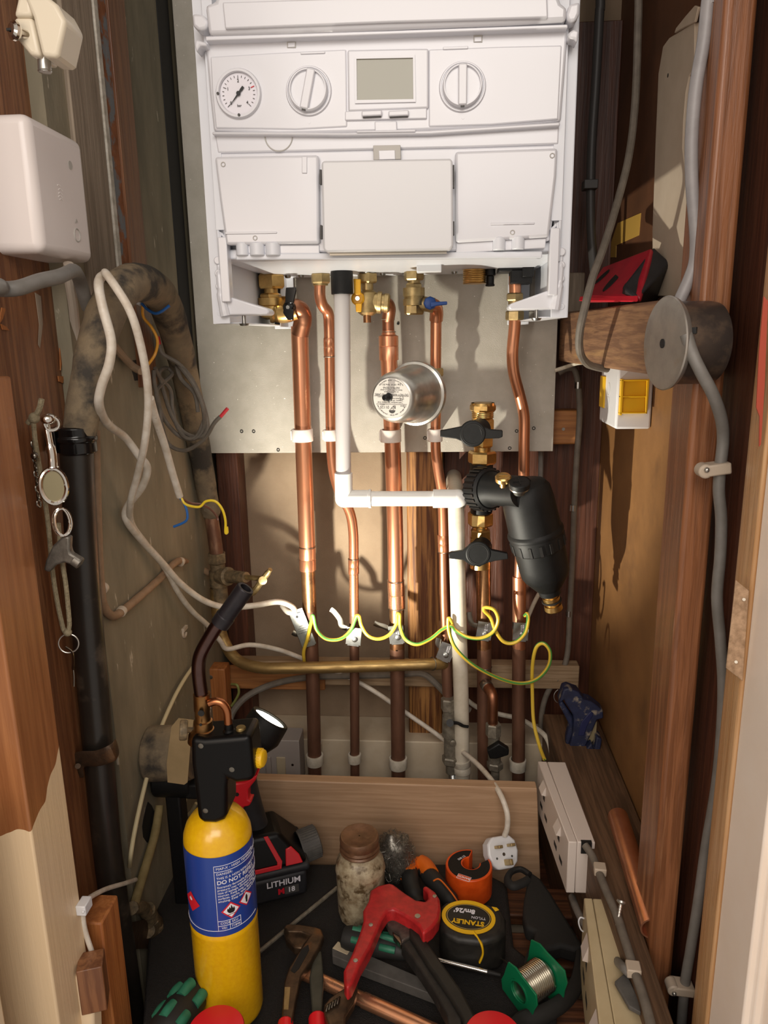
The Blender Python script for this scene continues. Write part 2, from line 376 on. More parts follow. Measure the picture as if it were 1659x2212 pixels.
# right side framing
tag(MB().prism([V((.222, .670, -.2)), V((.222, .732, -.2)), V((.250, .732, -.2)), V((.248, .670, -.2))], (0, 0, 1.9)).build('side_stud', M['wood_right'], bev=.004), 'broad reddish stained stud on the right with a round metal box fixed to it', 'stud')
tag(MB().box(.262, .267, .602, .735, -.2, TOP).build('recess_board', M['wood_stain_dark']), 'dark recessed board behind the long grey cable at the right edge', 'board')
t = thing('door_lining', 'pale varnished door lining strip with latch plate recess at the right edge', 'door frame', (.26, .58, -.2))
MB().prism([V((.240, .585, -.2)), V((.240, .56, -.2)), V((.32, .56, -.2)), V((.32, .6, -.2)), V((.244, .6, -.2))], (0, 0, 1.9)).build('lining_edge', M['wood_light'], t, bev=.002)
MB().prism(pxy([(1650, 640), (1659, 650), (1652, 830), (1644, 960), (1640, 965), (1641, 900), (1634, 880), (1640, 760)], .5595), (0, .0012, 0)).build('red_paint_smear', M['jar_lid'] if 0 else D('red_smear', '#a5432f', rough=.5) or M['red_smear'], t)
# strike recess
a = at(1600, 1250, .558); MB().prism(pxy([(1588, 1252), (1617, 1275), (1603, 1470), (1567, 1442)], .558), (0, -.0015, 0)).build('latch_keep', D('keep', '#b8987a', '#8f7358', rough=.5, sc=200) or M['keep'], t, bev=.0006)
MB().cyl(at(1607, 1295, .557), at(1607, 1295, .555), .0012).build('screw_head', M['steel_dark'], t)
MB().cyl(at(1590, 1430, .557), at(1590, 1430, .555), .0012).build('screw_head', M['steel_dark'], t)
MB().prism([V((.2425, .5595, -.2)), V((.2425, .50, -.2)), V((.249, .50, -.2)), V((.249, .497, -.2)), V((.256, .497, -.2)), V((.256, .40, -.2)), V((.33, .40, -.2)), V((.33, .5595, -.2))], (0, 0, 1.9)).build('painted_jamb', M['white_paint'], t, bev=.0015)

# left side framing
tag(MB().box(-.47, -.400, .58, .818, -.2, TOP).build('side_boarding', M['wood_stain'], bev=.001), 'reddish stained boarding behind the keys and black soil tube on the left', 'board')
def strip(y0, y1, dep, z0, name, mt, label, cat='strip', z1=TOP, x=-.385, bev=.001):
    return tag(MB().box(x-.03, x+dep, y0, y1, z0, z1).build(name, mt, bev=bev), label, cat)
strip(.80, .822, -.006, .80, 'wall_board', M['wood_grey'], 'narrow grey painted board edge behind the white wireless receiver', 'board', x=-.387)
strip(.823, .897, .005, .80, 'wall_board', M['wood_grey'], 'wide grey painted board beside the rusty strip at upper left', 'board')
strip(.898, .909, .007, .806, 'flaking_bead', M['flake'], 'thin flaking white paint bead along the rusty metal strip', 'bead')
strip(.9095, .9405, .003, .806, 'rusty_strip', M['rust'], 'rusty orange and grey metal strip at upper left')
strip(.941, .992, .006, .70, 'timber_strip', M['wood_stain'], 'brown timber strip right of the rusty metal strip')
# near timber post with peeled paint
cr = pm('peeled_post', '#a46c42', '#87532f', rough=.42, sc=150, st=(1, 1, .045), bump=.3, coat=.15)
M['peeled_post'] = cr
nt = cr.node_tree; N_ = nt.nodes.new; L_ = nt.links.new; b_ = nt.nodes['Principled BSDF']
src = b_.inputs['Base Color'].links[0].from_socket
ge = N_('ShaderNodeNewGeometry'); sx = N_('ShaderNodeSeparateXYZ'); L_(ge.outputs['Position'], sx.inputs[0])
nn = N_('ShaderNodeTexNoise'); nn.inputs['Scale'].default_value = 18; L_(ge.outputs['Position'], nn.inputs['Vector'])
def mth(op, a, b):
    q = N_('ShaderNodeMath'); q.operation = op
    for i, s_ in enumerate((a, b)):
        if isinstance(s_, (int, float)): q.inputs[i].default_value = s_
        else: L_(s_, q.inputs[i])
    return q.outputs[0]
# paint survives below a line that climbs towards the back edge
edge = mth('ADD', mth('MULTIPLY', mth('SUBTRACT', sx.outputs['Y'], .545), .75), .345)
edge = mth('ADD', edge, mth('MULTIPLY', mth('SUBTRACT', nn.outputs['Fac'], .5), .06))
fac = mth('GREATER_THAN', edge, sx.outputs['Z'])
mx = N_('ShaderNodeMix'); mx.data_type = 'RGBA'; L_(fac, mx.inputs['Factor']); L_(src, mx.inputs['A']); mx.inputs['B'].default_value = hexc('#e3c9a4'); L_(mx.outputs['Result'], b_.inputs['Base Color'])
a = at(40, 820, .54)
tag(MB().prism([V((-.41, .54, -.2)), V((-.354, .54, -.2)), V((-.353, .60, -.2)), V((-.41, .60, -.2))], (0, 0, a[2]+.2)).build('near_post', cr, bev=.002), 'near timber post with sawn top on the left, lower part painted cream', 'post')
MB2 = MB().box(-.43, -.372, .44, .495, -.2, .395)
tag(MB2.build('door_architrave', D('cream_paint', '#ecd6b4', rough=.4) or M['cream_paint'], bev=.003), 'cream painted door frame piece at the bottom left corner', 'door frame')
# sawn stub of timber and small block at bottom left
a = atz(215, 1950, .07)
m1 = MB()
tp = pxy([(182, 1950), (245, 1942), (248, 1955), (222, 1990), (188, 2005)], .62)
st_ = at(215, 1970, .63)
m1.box(st_[0]-.024, st_[0]+.009, .615, .655, -.2, st_[2]).build
tag(m1.build('sawn_upright', M['wood_orange'], bev=.002, disp=.0006), 'short orange timber upright with rough sawn top at bottom left', 'timber')
b0 = at(198, 2095, .585)
tag(MB(frame(b0, (1, .35, 0), (0, 0, 1))).box(-.012, .012, -.012, .012, -.04, .012).build('small_block', M['wood_stain'], bev=.001), 'small square wooden block in front of the sawn upright', 'block')
mm = MB(); mm.prism(pxy([(150, 2118), (168, 2105), (190, 2120), (200, 2150), (206, 2330), (150, 2330)], .575), (0, .02, 0))
tag(mm.build('broken_trim', M['cream_paint'], bev=.003), 'broken cream painted moulding at the foot of the near post', 'moulding')

# ================= mounting board =================
bl, br = -.378, .180
t = thing('mounting_board', 'large pale grey speckled board with painted-in glints, behind the boiler', 'board', (-.1, 1.17, .58))
MB().box(bl, br, 1.17, 1.182, .578, 1.74).build('board_panel', M['board'], t, bev=.0008)
for i, (x, y) in enumerate(((601, 972), (522, 932), (548, 932), (918, 946), (1101, 968), (1116, 931), (1153, 925), (725, 696))):
    MB().ring(at(x, y, 1.1695), (0, 1, 0), .0022, .0006, 12, 6).build('screw_hole', M['dark'], t) if i < 7 else MB().cyl(at(860, 699, 1.1702), at(860, 699, 1.1690), .002).build('screw_hole', M['dark'], t)
for bx in (-.2, .05): MB().box(bx-.03, bx+.03, 1.182, 1.2345 if bx > 0 else YB, .9, 1.6).build('spacer_batten', M['wood_light'], t)
# ================= boiler =================
YF = .875
Lx, Rx = -.2605, .1455
boiler = thing('boiler', 'open white wall boiler with dials and display, filling the top of the cupboard', 'boiler', (-.057, 1.02, .775))
WP = M['white_plastic']; WM = M['white_metal']
def bz(x, y, Y=YF): return at(x, y, Y)
zb = .848
# casing: side plates, bottom pan, body
def side(xo, s, name):
    m = MB(); m.prism([V((xo, YF, .776)), V((xo, 1.168, .776)), V((xo, 1.168, 1.72)), V((xo, YF, 1.72))], (s*.0015, 0, 0))
    # front return flange
    m.box(min(xo, xo+s*.019), max(xo, xo+s*.019), YF, YF+.0015, .776, 1.72)
    m.box(min(xo, xo+s*.03), max(xo, xo+s*.03), YF+.01, 1.16, .776, .7775)
    return m.build(name, WM, boiler, bev=.001)
side(Lx, 1, 'side_plate'); side(Rx, -1, 'side_plate')
b = MB().box(Lx+.002, Rx-.002, YF+.012, 1.165, zb+.001, 1.72).build('heat_exchanger_case', WM, boiler, bev=.002)
pan = MB().box(Lx+.012, Rx-.012, YF+.001, 1.166, zb-.001, zb+.010).build('bottom_pan', WM, boiler, bev=.002)
# inner pale liner plates between the fascia and the side flanges
for s, x in ((1, Lx+.012), (-1, Rx-.012)):
    m = MB(); m.box(min(x, x+s*.011), max(x, x+s*.011), YF-.008, YF+.012, zb+.03, 1.72)
    m.tube([(x+s*.001, YF-.006, 1.6), (x+s*.001, YF-.006, zb+.045), (x+s*.004, YF-.006, zb+.028), (x+s*.012, YF-.006, zb+.020)], .0016, 8)
    m.build('side_gasket', WM, boiler, bev=.001)
def fas(pts, Y, th, name, mt=WP, bev=.0015, par=None):
    return MB().prism([at(x, y, Y) for x, y in pts], (0, th, 0)).build(name, mt, par or boiler, bev=bev)
YP = .862
# upper door panel at the top with sloping ends
m = MB(); m.prism(pxy([(442, 10), (465, 2), (480, -60), (1190, -60), (1212, 5), (1226, 15), (1224, 45), (1100, 52), (840, 62), (640, 70), (450, 75)], .846), (0, .03, 0)); m.build('upper_cover', WP, boiler, bev=.004)
fas([(480, 4), (1182, -18), (1184, 38), (840, 48), (486, 62)], .842, .006, 'upper_cover_face')
fas([(444, 78), (840, 66), (1226, 52), (1227, 60), (840, 74), (444, 88)], .850, .03, 'ledge_strip', bev=.001)
# curved corner latches
for pts in ([(414, 28), (438, 30), (452, 46), (446, 62), (430, 66), (416, 56)], [(422, 84), (446, 92), (446, 100), (432, 98), (424, 112), (420, 98)],
            [(1254, 2), (1252, 30), (1244, 46), (1228, 48), (1222, 34), (1230, 8)], [(1252, 66), (1247, 92), (1240, 84), (1228, 82), (1228, 70), (1240, 62)]):
    fas(pts, .85, .02, 'corner_latch', bev=.003)
# control fascia
fasc = fas([(443, 92), (660, 76), (840, 70), (1050, 66), (1227, 62), (1221, 150), (1212, 262), (1050, 276), (925, 282), (880, 284), (740, 287), (600, 290), (461, 283), (452, 200)], YP, .014, 'control_fascia', bev=.003)
fas([(454, 122), (600, 113), (748, 106), (750, 274), (640, 280), (466, 277), (458, 200)], YP-.0015, .004, 'fascia_relief', bev=.0015)
fas([(926, 106), (1080, 100), (1214, 97), (1206, 258), (1060, 270), (926, 274)], YP-.0015, .004, 'fascia_relief', bev=.0015)
# lower lip of fascia
fas([(458, 284), (740, 286), (930, 281), (1210, 263), (1210, 272), (930, 290), (740, 293), (458, 291)], YP-.004, .01, 'fascia_lip', bev=.0015)
fas([(770, 282), (898, 279), (898, 285), (770, 287)], YP-.006, .006, 'fascia_lip', bev=.001)
fas([(809, 262), (857, 261), (858, 283), (810, 284)], YP-.003, .006, 'release_tab', bev=.001)
# band under the fascia with half round flap
band = fas([(463, 290), (740, 294), (930, 291), (1209, 272), (1207, 312), (1000, 319), (700, 326), (470, 331)], YP+.004, .01, 'lower_band', bev=.002)
c = at(602, 294, YP+.0036); MB().ring(c, (0, 1, 0), .0150, .0007, 24, 6, 0, PI, u=(1, 0, 0)).build('filling_flap_edge', M['grey_shadow'], boiler)
# small slots and windows
for (x0, y0, x1, y1) in ((620, 88, 639, 103), (1023, 76, 1042, 91)):
    fas([(x0, y0), (x1, y0-1), (x1, y1), (x0, y1)], YP-.001, .003, 'clip_window', M['grey_shadow'], .0003); fas([(x0+2, y0+4), (x1-2, y0+3), (x1-2, y1-2), (x0+2, y1-1)], YP-.0016, .002, 'clip_window_tab', WP, .0003)
for (x0, y0, x1, y1) in ((649, 112, 702, 117), (957, 101, 1011, 107)):
    fas([(x0, y0), (x1, y0-2), (x1, y1-2), (x0, y1)], YP-.003, .003, 'vent_slot', WP, .0006)
for x, y in ((668, 265), (833, 270), (1000, 255)): MB().lathe(at(x, y, YP-.001), (0, -1, 0), [(0, .0016), (.0008, .0014)]).build('moulding_dimple', WP, boiler)
# pressure gauge
gc = at(516, 203, YP-.002)
g = MB().lathe(gc+V((0, .004, 0)), (0, -1, 0), [(0, .0245), (.006, .0245), (.008, .0235), (.008, .0212), (.005, .0205)], 48, cap=False).build('pressure_gauge', WP, boiler)
MB().lathe(gc+V((0, .003, 0)), (0, -1, 0), [(0, .0207), (.003, .0207)], 48).build('gauge_dial', M['label_white'], g)
fr = Matrix(((1, 0, 0, gc[0]), (0, 0, -1, gc[1]-.0008), (0, 1, 0, gc[2]), (0, 0, 0, 1)))
tk = MB(fr)
for i in range(21):
    a = math.radians(225-i*13.5); ln = .0035 if i % 5 == 0 else .002
    u = V((math.cos(a), math.sin(a), 0)); tk.bar(u*(.0178-ln), u*.0178, .0005, .0003)
tk.build('gauge_ticks', M['ink'], g)
for s_, a in (('0', 225), ('1', 157), ('2', 90), ('3', 22), ('4', -45)):
    a = math.radians(a); text(s_, .0045, fr @ Matrix.Translation((math.cos(a)*.0125, math.sin(a)*.0125, 0)), M['ink'], g, 'gauge_numeral')
text('bar', .0036, fr @ Matrix.Translation((0, -.0115, 0)), M['ink'], g, 'gauge_unit')
rb = MB(fr); u = V((math.cos(math.radians(22)), math.sin(math.radians(22)), 0)); rb.bar(u*.0145, u*.0185, .0008, .0004).build('red_limit_mark', M['label_red'], g)
nd = MB(fr @ Matrix.Translation((0, 0, .001)))
u = V((math.cos(math.radians(229)), math.sin(math.radians(229)), 0)); nd.prism([u.cross(V((0, 0, 1)))*.0012-u*.007, u*.0165, -u.cross(V((0, 0, 1)))*.0012-u*.007], (0, 0, .0005)); nd.bar(-u*.004, -u*.0085, .0026, .0006)
nd.cyl((0, 0, 0), (0, 0, .0012), .0022); nd.build('gauge_needle', M['label_black'], g)
for a in (180, 270):
    a = math.radians(a); MB(fr).cyl((math.cos(a)*.0215, math.sin(a)*.0215, .003), (math.cos(a)*.0215, math.sin(a)*.0215, .0045), .0014).build('bezel_notch', M['ink'], g)
# two rotary knobs
for (x, y, ang) in ((667, 197, 76), (999, 188, 90)):
    kc = at(x, y, YP-.002)
    k_ = MB().lathe(kc+V((0, .004, 0)), (0, -1, 0), [(0, .0245), (.004, .0245), (.006, .0235), (.006, .0225), (.0045, .0222), (.0045, .021), (.011, .0205), (.0125, .0195), (.0125, .0185), (.009, .018)], 48).build('control_knob', WP, boiler, sm=30)
    kf = Matrix(((1, 0, 0, kc[0]), (0, 0, -1, kc[1]-.004), (0, 1, 0, kc[2]), (0, 0, 0, 1))) @ Matrix.Rotation(math.radians(ang), 4, 'Z')
    MB(kf).box(-.0192, .0192, -.0045, .0045, 0, .006).build('knob_grip', WP, k_, bev=.0012)
    MB(kf).box(-.0212, -.0196, -.002, .002, .003, .0045).build('knob_marker', M['ink'], k_)
# display
dm = fas([(750, 107), (893, 104), (926, 104), (926, 234), (752, 241)], YP-.004, .01, 'display_surround', bev=.002)
m = MB(); Yd = YP-.006
o_ = [(765, 121), (896, 118), (898, 220), (767, 223)]; i_ = [(770, 127), (892, 124.5), (893, 214), (771, 216)]
po = pxy(o_, Yd); pi_ = pxy(i_, Yd); q = V((0, .004, 0))
vs = po+pi_+[v+q for v in po]+[v+q for v in pi_]
m._add(vs, [(k, (k+1) % 4, 4+(k+1) % 4, 4+k) for k in range(4)]+[(k, (k+1) % 4, 8+(k+1) % 4, 8+k) for k in range(4)]+[(4+k, 4+(k+1) % 4, 12+(k+1) % 4, 12+k) for k in range(4)]+[(8+k, 8+(k+1) % 4, 12+(k+1) % 4, 12+k) for k in range(4)])
m.build('display_bezel', WP, dm)
fas([(769, 126), (893, 123.5), (894, 215), (770, 217)], Yd+.0018, .004, 'lcd_screen', M['lcd'], .0002, dm)
fas([(745, 240), (922, 233), (922, 256), (745, 260)], YP-.003, .006, 'button_panel', bev=.001)
for x0 in (781, 839):
    bt = fas([(x0, 239), (x0+44, 237), (x0+44, 249), (x0, 251)], YP-.008, .008, 'push_button', bev=.0012)
    fas([(x0+3, 251), (x0+42, 249), (x0+42, 252), (x0+3, 254)], YP-.006, .004, 'button_shadow_gap', M['ink'], 0, bt)
# back plate of the lower covers
fas([(466, 331), (700, 326), (1000, 319), (1206, 312), (1200, 430), (1188, 520), (960, 545), (700, 545), (486, 528), (470, 420)], YP+.006, .008, 'lower_back_plate', bev=.002)
# left and right lower covers
fas([(463, 338), (688, 334), (690, 526), (488, 529), (474, 430)], YP-.002, .012, 'left_cover', bev=.003)
fas([(983, 327), (1205, 319), (1202, 380), (1186, 512), (985, 524)], YP-.002, .012, 'right_cover', bev=.003)
for cx0, cx1, yy in ((486, 598, 501), (1060, 1155, 481)):
    fas([(cx0, yy), (cx1, yy-1), (cx1, yy+3), (cx0, yy+5)], YP-.0035, .003, 'cover_rib', bev=.0006)
fas([(652, 338), (663, 338), (663, 374), (652, 374)], YP-.0035, .003, 'cover_rib', bev=.0006)
for x, y in ((482, 355), (551, 514), (1193, 336), (1107, 502)):
    MB().ring(at(x, y, YP-.0025), (0, 1, 0), .0022, .0005, 16, 6).build('moulding_ring', M['grey_shadow'], boiler)
# bottom lip of both covers
fas([(510, 529), (690, 529), (690, 548), (515, 548)], YP+.004, .012, 'cover_underlip', bev=.001)
fas([(985, 524), (1180, 514), (1178, 536), (985, 547)], YP+.004, .012, 'cover_underlip', bev=.001)
# access door in the middle
fas([(806, 314), (865, 313), (866, 344), (807, 346)], YP-.001, .004, 'door_notch', M['grey_shadow'], .0005)
fas([(818, 325), (853, 324), (854, 344), (819, 345)], YP-.0025, .003, 'door_notch_tab', WP, .0005)
dr = fas([(694, 350), (700, 347), (972, 342), (978, 347), (979, 532), (972, 540), (704, 545), (698, 538)], YP-.016, .016, 'access_door', M['white_plastic_warm'], .003)
for (x, y0, y1) in ((692, 366, 398), (693, 486, 516), (979, 356, 392), (979, 392, 406), (979, 478, 508)):
    fas([(x-2, y0), (x+2.5, y0), (x+2.5, y1), (x-2, y1)], YP-.010, .006, 'door_hinge', M['ink'], .0003, dr)
fas([(712, 546), (900, 543), (965, 540), (965, 548), (712, 552)], YP-.008, .006, 'door_under_gap', M['steel_dark'], 0, dr)
# row of round plugs under the covers
for (x, y) in ((524, 541), (556, 541), (590, 541), (1078, 529), (1119, 527)):
    p = at(x, y, YP+.004); MB().cyl(p+V((0, 0, .008)), p-V((0, 0, .006)), .0085 if x in (556, 590) else .007).build('blank_plug', M['pvc_grey'] if 0 else WM, boiler, bev=.0012)
# bright front rail
MB().bar(at(512, 556, YF-.004), at(1170, 551, YF-.004), .012, .007).build('front_rail', WM, boiler, bev=.0015)
# hanging arms, hooks and levelling screws at both lower corners
def corner(s, x0, lab):
    tx = x0
    m = MB(); m.box(min(tx+s*.014, tx+s*.024), max(tx+s*.014, tx+s*.024), YF-.012, YF+.004, .8, .87); m.build('drop_tab', WP, boiler, bev=.001)
    m = MB(); m.box(min(tx+s*.004, tx+s*.013), max(tx+s*.004, tx+s*.013), YF+.002, YF+.012, .79, .85)
    for zz in (.846, .832, .818): m.cyl((tx+s*.010, YF+.004, zz), (tx+s*.010, YF-.004, zz), .0045)
    m.build('latch_cluster', WP, boiler, bev=.001)
    m = MB(); zt = .797
    m.prism([V((tx+s*.012, YF-.004, zt)), V((tx+s*.018, YF-.006, zt+.010)), V((tx+s*.064, YF-.004, zt-.005)), V((tx+s*.067, YF-.002, zt-.009)), V((tx+s*.064, YF, zt-.012)), V((tx+s*.015, YF-.004, zt-.012))], (0, .03, 0))
    m.build('support_arm', WP, boiler, bev=.002)
    m = MB(); m.tube([(tx+s*.010, YF, .842), (tx+s*.011, YF-.003, .82), (tx+s*.013, YF-.004, .80), (tx+s*.015, YF-.003, .785)], .004, 10, rs=[.0025, .004, .0055, .006]); m.build('arm_rib', WP, boiler)
    m = MB(); m.cyl((tx+s*.034, YF+.006, zt-.012), (tx+s*.034, YF+.006, .775), .0022); m.lathe((tx+s*.034, YF+.006, .776), (0, 0, -1), [(0, .006), (.0025, .0045), (.003, .002)], 20); m.build('levelling_screw', M['zinc'], boiler)
    MB().lathe((tx+s*.007, YF+.0005, .788), (0, -1, 0), [(0, .0035), (.0012, .003), (.0013, .0022)], 20).build('rivet', WM, boiler)
    m = MB(); m.box(min(tx+s*.01, tx+s*.042), max(tx+s*.01, tx+s*.042), 1.158, 1.160, .772, .85); m.prism([V((tx+s*.03, 1.10, .774)), V((tx+s*.03, 1.16, .774)), V((tx+s*.03, 1.16, .85)), V((tx+s*.03, 1.12, .85))], (s*.0015, 0, 0)); m.build('hanging_bracket', M['zinc'] if 0 else WM, boiler, bev=.0008)
corner(1, Lx, 'l'); corner(-1, Rx, 'r')
# screws, caps and stubs on the underside
for x, y in ((621, 583), (650, 583), (752, 581), (826, 581), (875, 580), (982, 579)):
    p = at(x, y, 1.12); MB().lathe((p[0], 1.12, zb-.001), (0, 0, -1), [(0, .0045), (.002, .0045), (.0035, .0035), (.004, .0015)], 18).build('pan_screw', M['zinc'], boiler)
p = at(1025, 590, 1.09); m = MB(); m.thread((p[0], 1.09, zb), (p[0], 1.09, zb-.020), .0165, 7, .001); m.lathe((p[0], 1.09, zb-.020), (0, 0, 1), [(0, .0165), (0, .0135), (.012, .0135), (.012, .001)], 24, cap=False); m.build('spare_threaded_stub', M['brass'], boiler)
p = at(1059, 590, 1.09); m = MB(); m.cyl((p[0], 1.09, zb), (p[0], 1.09, zb-.010), .0075); m.cyl((p[0], 1.09, zb-.010), (p[0], 1.09, zb-.024), .0055); m.cyl((p[0], 1.09, zb-.021), (p[0], 1.09, zb-.024), .0065); m.build('rubber_plug', M['black_plastic'], boiler, bev=.001)
p = at(1122, 585, 1.09); m = MB(); m.box(p[0]-.030, p[0]+.016, 1.075, 1.115, zb-.006, zb); m.box(p[0]-.013, p[0]+.016, 1.075, 1.11, zb-.022, zb-.002); m.box(p[0]+.002, p[0]+.018, 1.07, 1.1, zb-.014, zb+.003); m.build('relief_outlet', M['black_plastic'], boiler, bev=.0015)
p = at(930, 565, 1.0); m = MB(); m.box(p[0]-.018, p[0]+.014, 1.0, 1.02, zb-.010, zb); m.build('cable_clip', M['white_plastic_warm'], boiler, bev=.001)
# ================= valves, tubes and fittings under the boiler =================
BR = M['brass']; CU = M['copper']; BD = M['brass_dull']
def zcol(m, x, Y, items, kind='cyl'):
    """stack of fittings on a vertical axis: (kind, ytop, ybottom, r)"""
def stack(m, cx, Y, items):
    for (k, y0, y1, r) in items:
        a = at(cx(y0) if callable(cx) else cx, y0, Y); b = at(cx(y1) if callable(cx) else cx, y1, Y); b = V((a[0], Y, b[2]))
        if k == 'h': m.hexn(a, b, r, PI/6)
        elif k == 'H': m.hexn(a, b, r, .25)
        elif k == 't': m.thread(a, b, r, max(3, int((a-b).length/.0022)))
        elif k == 's': m.lathe(a, b-a, [(0, r*.5), ((a-b).length*.12, r*.85), ((a-b).length*.35, r), ((a-b).length*.65, r), ((a-b).length*.88, r*.85), ((a-b).length, r*.5)], 24)
        else: m.cyl(a, b, r)
    return m
YV = 1.10
# --- heating flow valve with black lever
c = at(585, 640, YV)
t = thing('isolation_valve', 'brass isolation valve with black lever, leftmost under the boiler', 'valve', (c[0], YV, at(585, 690, YV)[2]), None)
stack(MB(), 585, YV, [('t', 575, 594, .0155), ('H', 592, 624, .0205), ('c', 624, 640, .010), ('h', 634, 646, .016)]).build('union_nut', BR, t)
m = stack(MB(), 585, YV, [('c', 644, 660, .0185), ('s', 652, 690, .0175)])
a = at(590, 672, YV); b = at(640, 670, YV); m.tube([a, at(612, 676, YV), b], .014, 18, rs=[.017, .0145, .014]); m.cyl(at(612, 655, YV), at(624, 655, YV-.006), .010)
m.build('valve_body', BR, t)
m = MB(); c = at(624, 664, YV-.02); m.lathe(c+V((0, .012, 0)), (0, -1, 0), [(0, .0085), (.014, .0085), (.017, .0065), (.018, .003)], 20)
m.prism(pxy([(617, 621), (639, 620), (640, 628), (634, 655), (615, 656)], YV-.026), (0, .006, 0)); m.prism(pxy([(618, 668), (634, 668), (633, 692), (621, 691), (611, 676), (612, 668)], YV-.026), (0, .006, 0))
m.build('lever', M['black_gloss'], t, bev=.0012)
MB().cyl(c+V((0, -.005, 0)), c+V((0, -.0085, 0)), .0028, seg=6).build('lever_screw', M['zinc'], t)
# --- hot water nut + tube
def run(name, label, cat, pts, Y, r, mt, loc=None, group=None, rad=None, n=6, seg=18):
    pass
def tubeobj(t, name, pts, Y, r, mt, n=6, seg=20, rs=None):
    q = [at(p[0], p[1], p[2] if len(p) > 2 else Y) for p in pts]
    return MB().tube(q, r, seg, n, rs=rs).build(name, mt, t)
def sleeve(t, x0, y0, x1, y1, Y, r, mt, name='coupling', ridge=True):
    a = at(x0, y0, Y); b = at(x1, y1, Y); L = (b-a).length
    pr = [(0, r*.94), (.0008, r), (L*.47, r), (L*.5, r*.965), (L*.53, r), (L-.0008, r), (L, r*.94)]
    return MB().lathe(a, b-a, pr, 28).build(name, mt, t)
def sold(t, x, y, Y, r, d=(0, 0, 1)):
    MB().ring(at(x, y, Y), d, r, .0007, 24, 6).build('solder_joint', M['solder'], t)
YP1 = 1.12
# tube 1 : heating flow
t = thing('copper_tube', 'thick copper tube at the far left, dropping from the black levered valve', 'pipe', at(680, 1700, YP1))
tubeobj(t, 'elbow', [(628, 664, YV), (640, 664, 1.103), (651, 672, 1.108), (655, 688, 1.112), (652, 704, 1.116), (648, 722, YP1)], YP1, .0145, M['copper_dull'], rs=[.0120, .0122, .0125, .0130, .0133, .0133])
tubeobj(t, 'upper_tube', [(647, 705), (655, 950), (664, 1188)], YP1, .0128, CU, 2)
sleeve(t, 664, 1182, 665, 1232, YP1, .0132, CU); sold(t, 664, 1181, YP1, .0131)
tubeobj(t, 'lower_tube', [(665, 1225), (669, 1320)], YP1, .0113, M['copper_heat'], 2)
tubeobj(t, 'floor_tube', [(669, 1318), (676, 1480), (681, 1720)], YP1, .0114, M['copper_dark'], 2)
# tube 2 : hot water
t = thing('copper_tube', 'thin copper tube with a double bend, passing behind the grey plastic waste tube', 'pipe', at(767, 1700, YP1))
stack(MB(), 692, YV, [('t', 576, 592, .0125), ('H', 590, 613, .0145), ('c', 612, 617, .011)]).build('union_nut', BD, t)
tubeobj(t, 'bent_tube', [(691, 615, YV), (691, 640, YV), (697, 660, 1.105), (708, 675, 1.115), (711, 700, YP1), (712, 750, YP1)], YP1, .0082, CU)
sleeve(t, 711, 730, 712, 770, YP1, .0086, CU); sold(t, 712, 771, YP1, .0085)
tubeobj(t, 'upper_tube', [(712, 765), (714, 900), (718, 1000), (732, 1060), (755, 1105), (763, 1150), (764, 1215)], YP1, .0078, CU)
sleeve(t, 764, 1208, 764, 1240, YP1, .0086, CU); sold(t, 764, 1207, YP1, .0085)
tubeobj(t, 'lower_tube', [(764, 1236), (765, 1330)], YP1, .0077, M['copper_bright'], 2)
tubeobj(t, 'floor_tube', [(765, 1328), (766, 1500), (767, 1720)], YP1, .0078, M['copper_dark'], 2)
# --- gas valve
t = thing('gas_valve', 'brass gas valve with yellow lever under the middle of the boiler', 'valve', at(795, 690, YV))
stack(MB(), 793, YV, [('t', 574, 592, .0125)]).build('threaded_stub', M['zinc'], t)
m = stack(MB(), 793, YV, [('H', 590, 612, .0145), ('c', 612, 632, .0088), ('s', 626, 682, .0165), ('c', 668, 680, .010)])
a = at(800, 652, YV); m.lathe(a, at(840, 655, YV)-a, [(0, .014), (.010, .0135), (.0105, .0155), (.016, .0155), (.0165, .012), (.020, .0125), (.0205, .0138), (.026, .0135), (.028, .011)], 22)
m.build('valve_body', BD, t); stack(MB(), 793, YV-.004, [('c', 680, 697, .0055)]).build('test_nipple', M['copper_heat'], t)
m = MB(); c = at(773, 645, YV-.016); m.lathe(c+V((0, .008, 0)), (0, -1, 0), [(0, .0095), (.010, .0095), (.0115, .008)], 22)
m.prism(pxy([(763, 602), (779, 603), (779, 636), (765, 637)], YV-.024), (0, .005, 0)); m.prism(pxy([(767, 655), (782, 655), (780, 674), (769, 674)], YV-.024), (0, .005, 0)); m.cyl(at(785, 650, YV-.012), at(793, 650, YV), .0095)
m.build('lever', M['yellow_lever'], t, bev=.0015)
MB().cyl(c+V((0, -.003, 0)), c+V((0, -.006, 0)), .003).build('lever_screw', M['chrome'], t)
# tube 3 : gas
t = thing('copper_tube', 'copper tube stepping up in size under the yellow levered valve', 'pipe', at(861, 1700, YP1))
tubeobj(t, 'elbow', [(826, 655, YV), (836, 657, 1.105), (841, 668, 1.112), (838, 690, YP1)], YP1, .0095, M['copper_dull'])
tubeobj(t, 'short_tube', [(838, 680), (839, 722)], YP1, .0088, M['copper_dull'], 2); sold(t, 838, 690, YP1, .0096)
a = at(839, 714, YP1); b = at(840, 778, YP1); MB().lathe(a, b-a, [(0, .0095), (.006, .0105), (.008, .0145), (.022, .0145), (.0225, .0139), (.0235, .0145), ((b-a).length, .0143)], 28).build('reducer', CU, t)
sold(t, 839, 717, YP1, .0105)
tubeobj(t, 'upper_tube', [(840, 775), (848, 960), (854, 1160), (855, 1262)], YP1, .0125, CU, 2)
sleeve(t, 855, 1255, 857, 1312, YP1, .0134, M['copper_bright']); sold(t, 855, 1254, YP1, .0133); sold(t, 857, 1313, YP1, .0132)
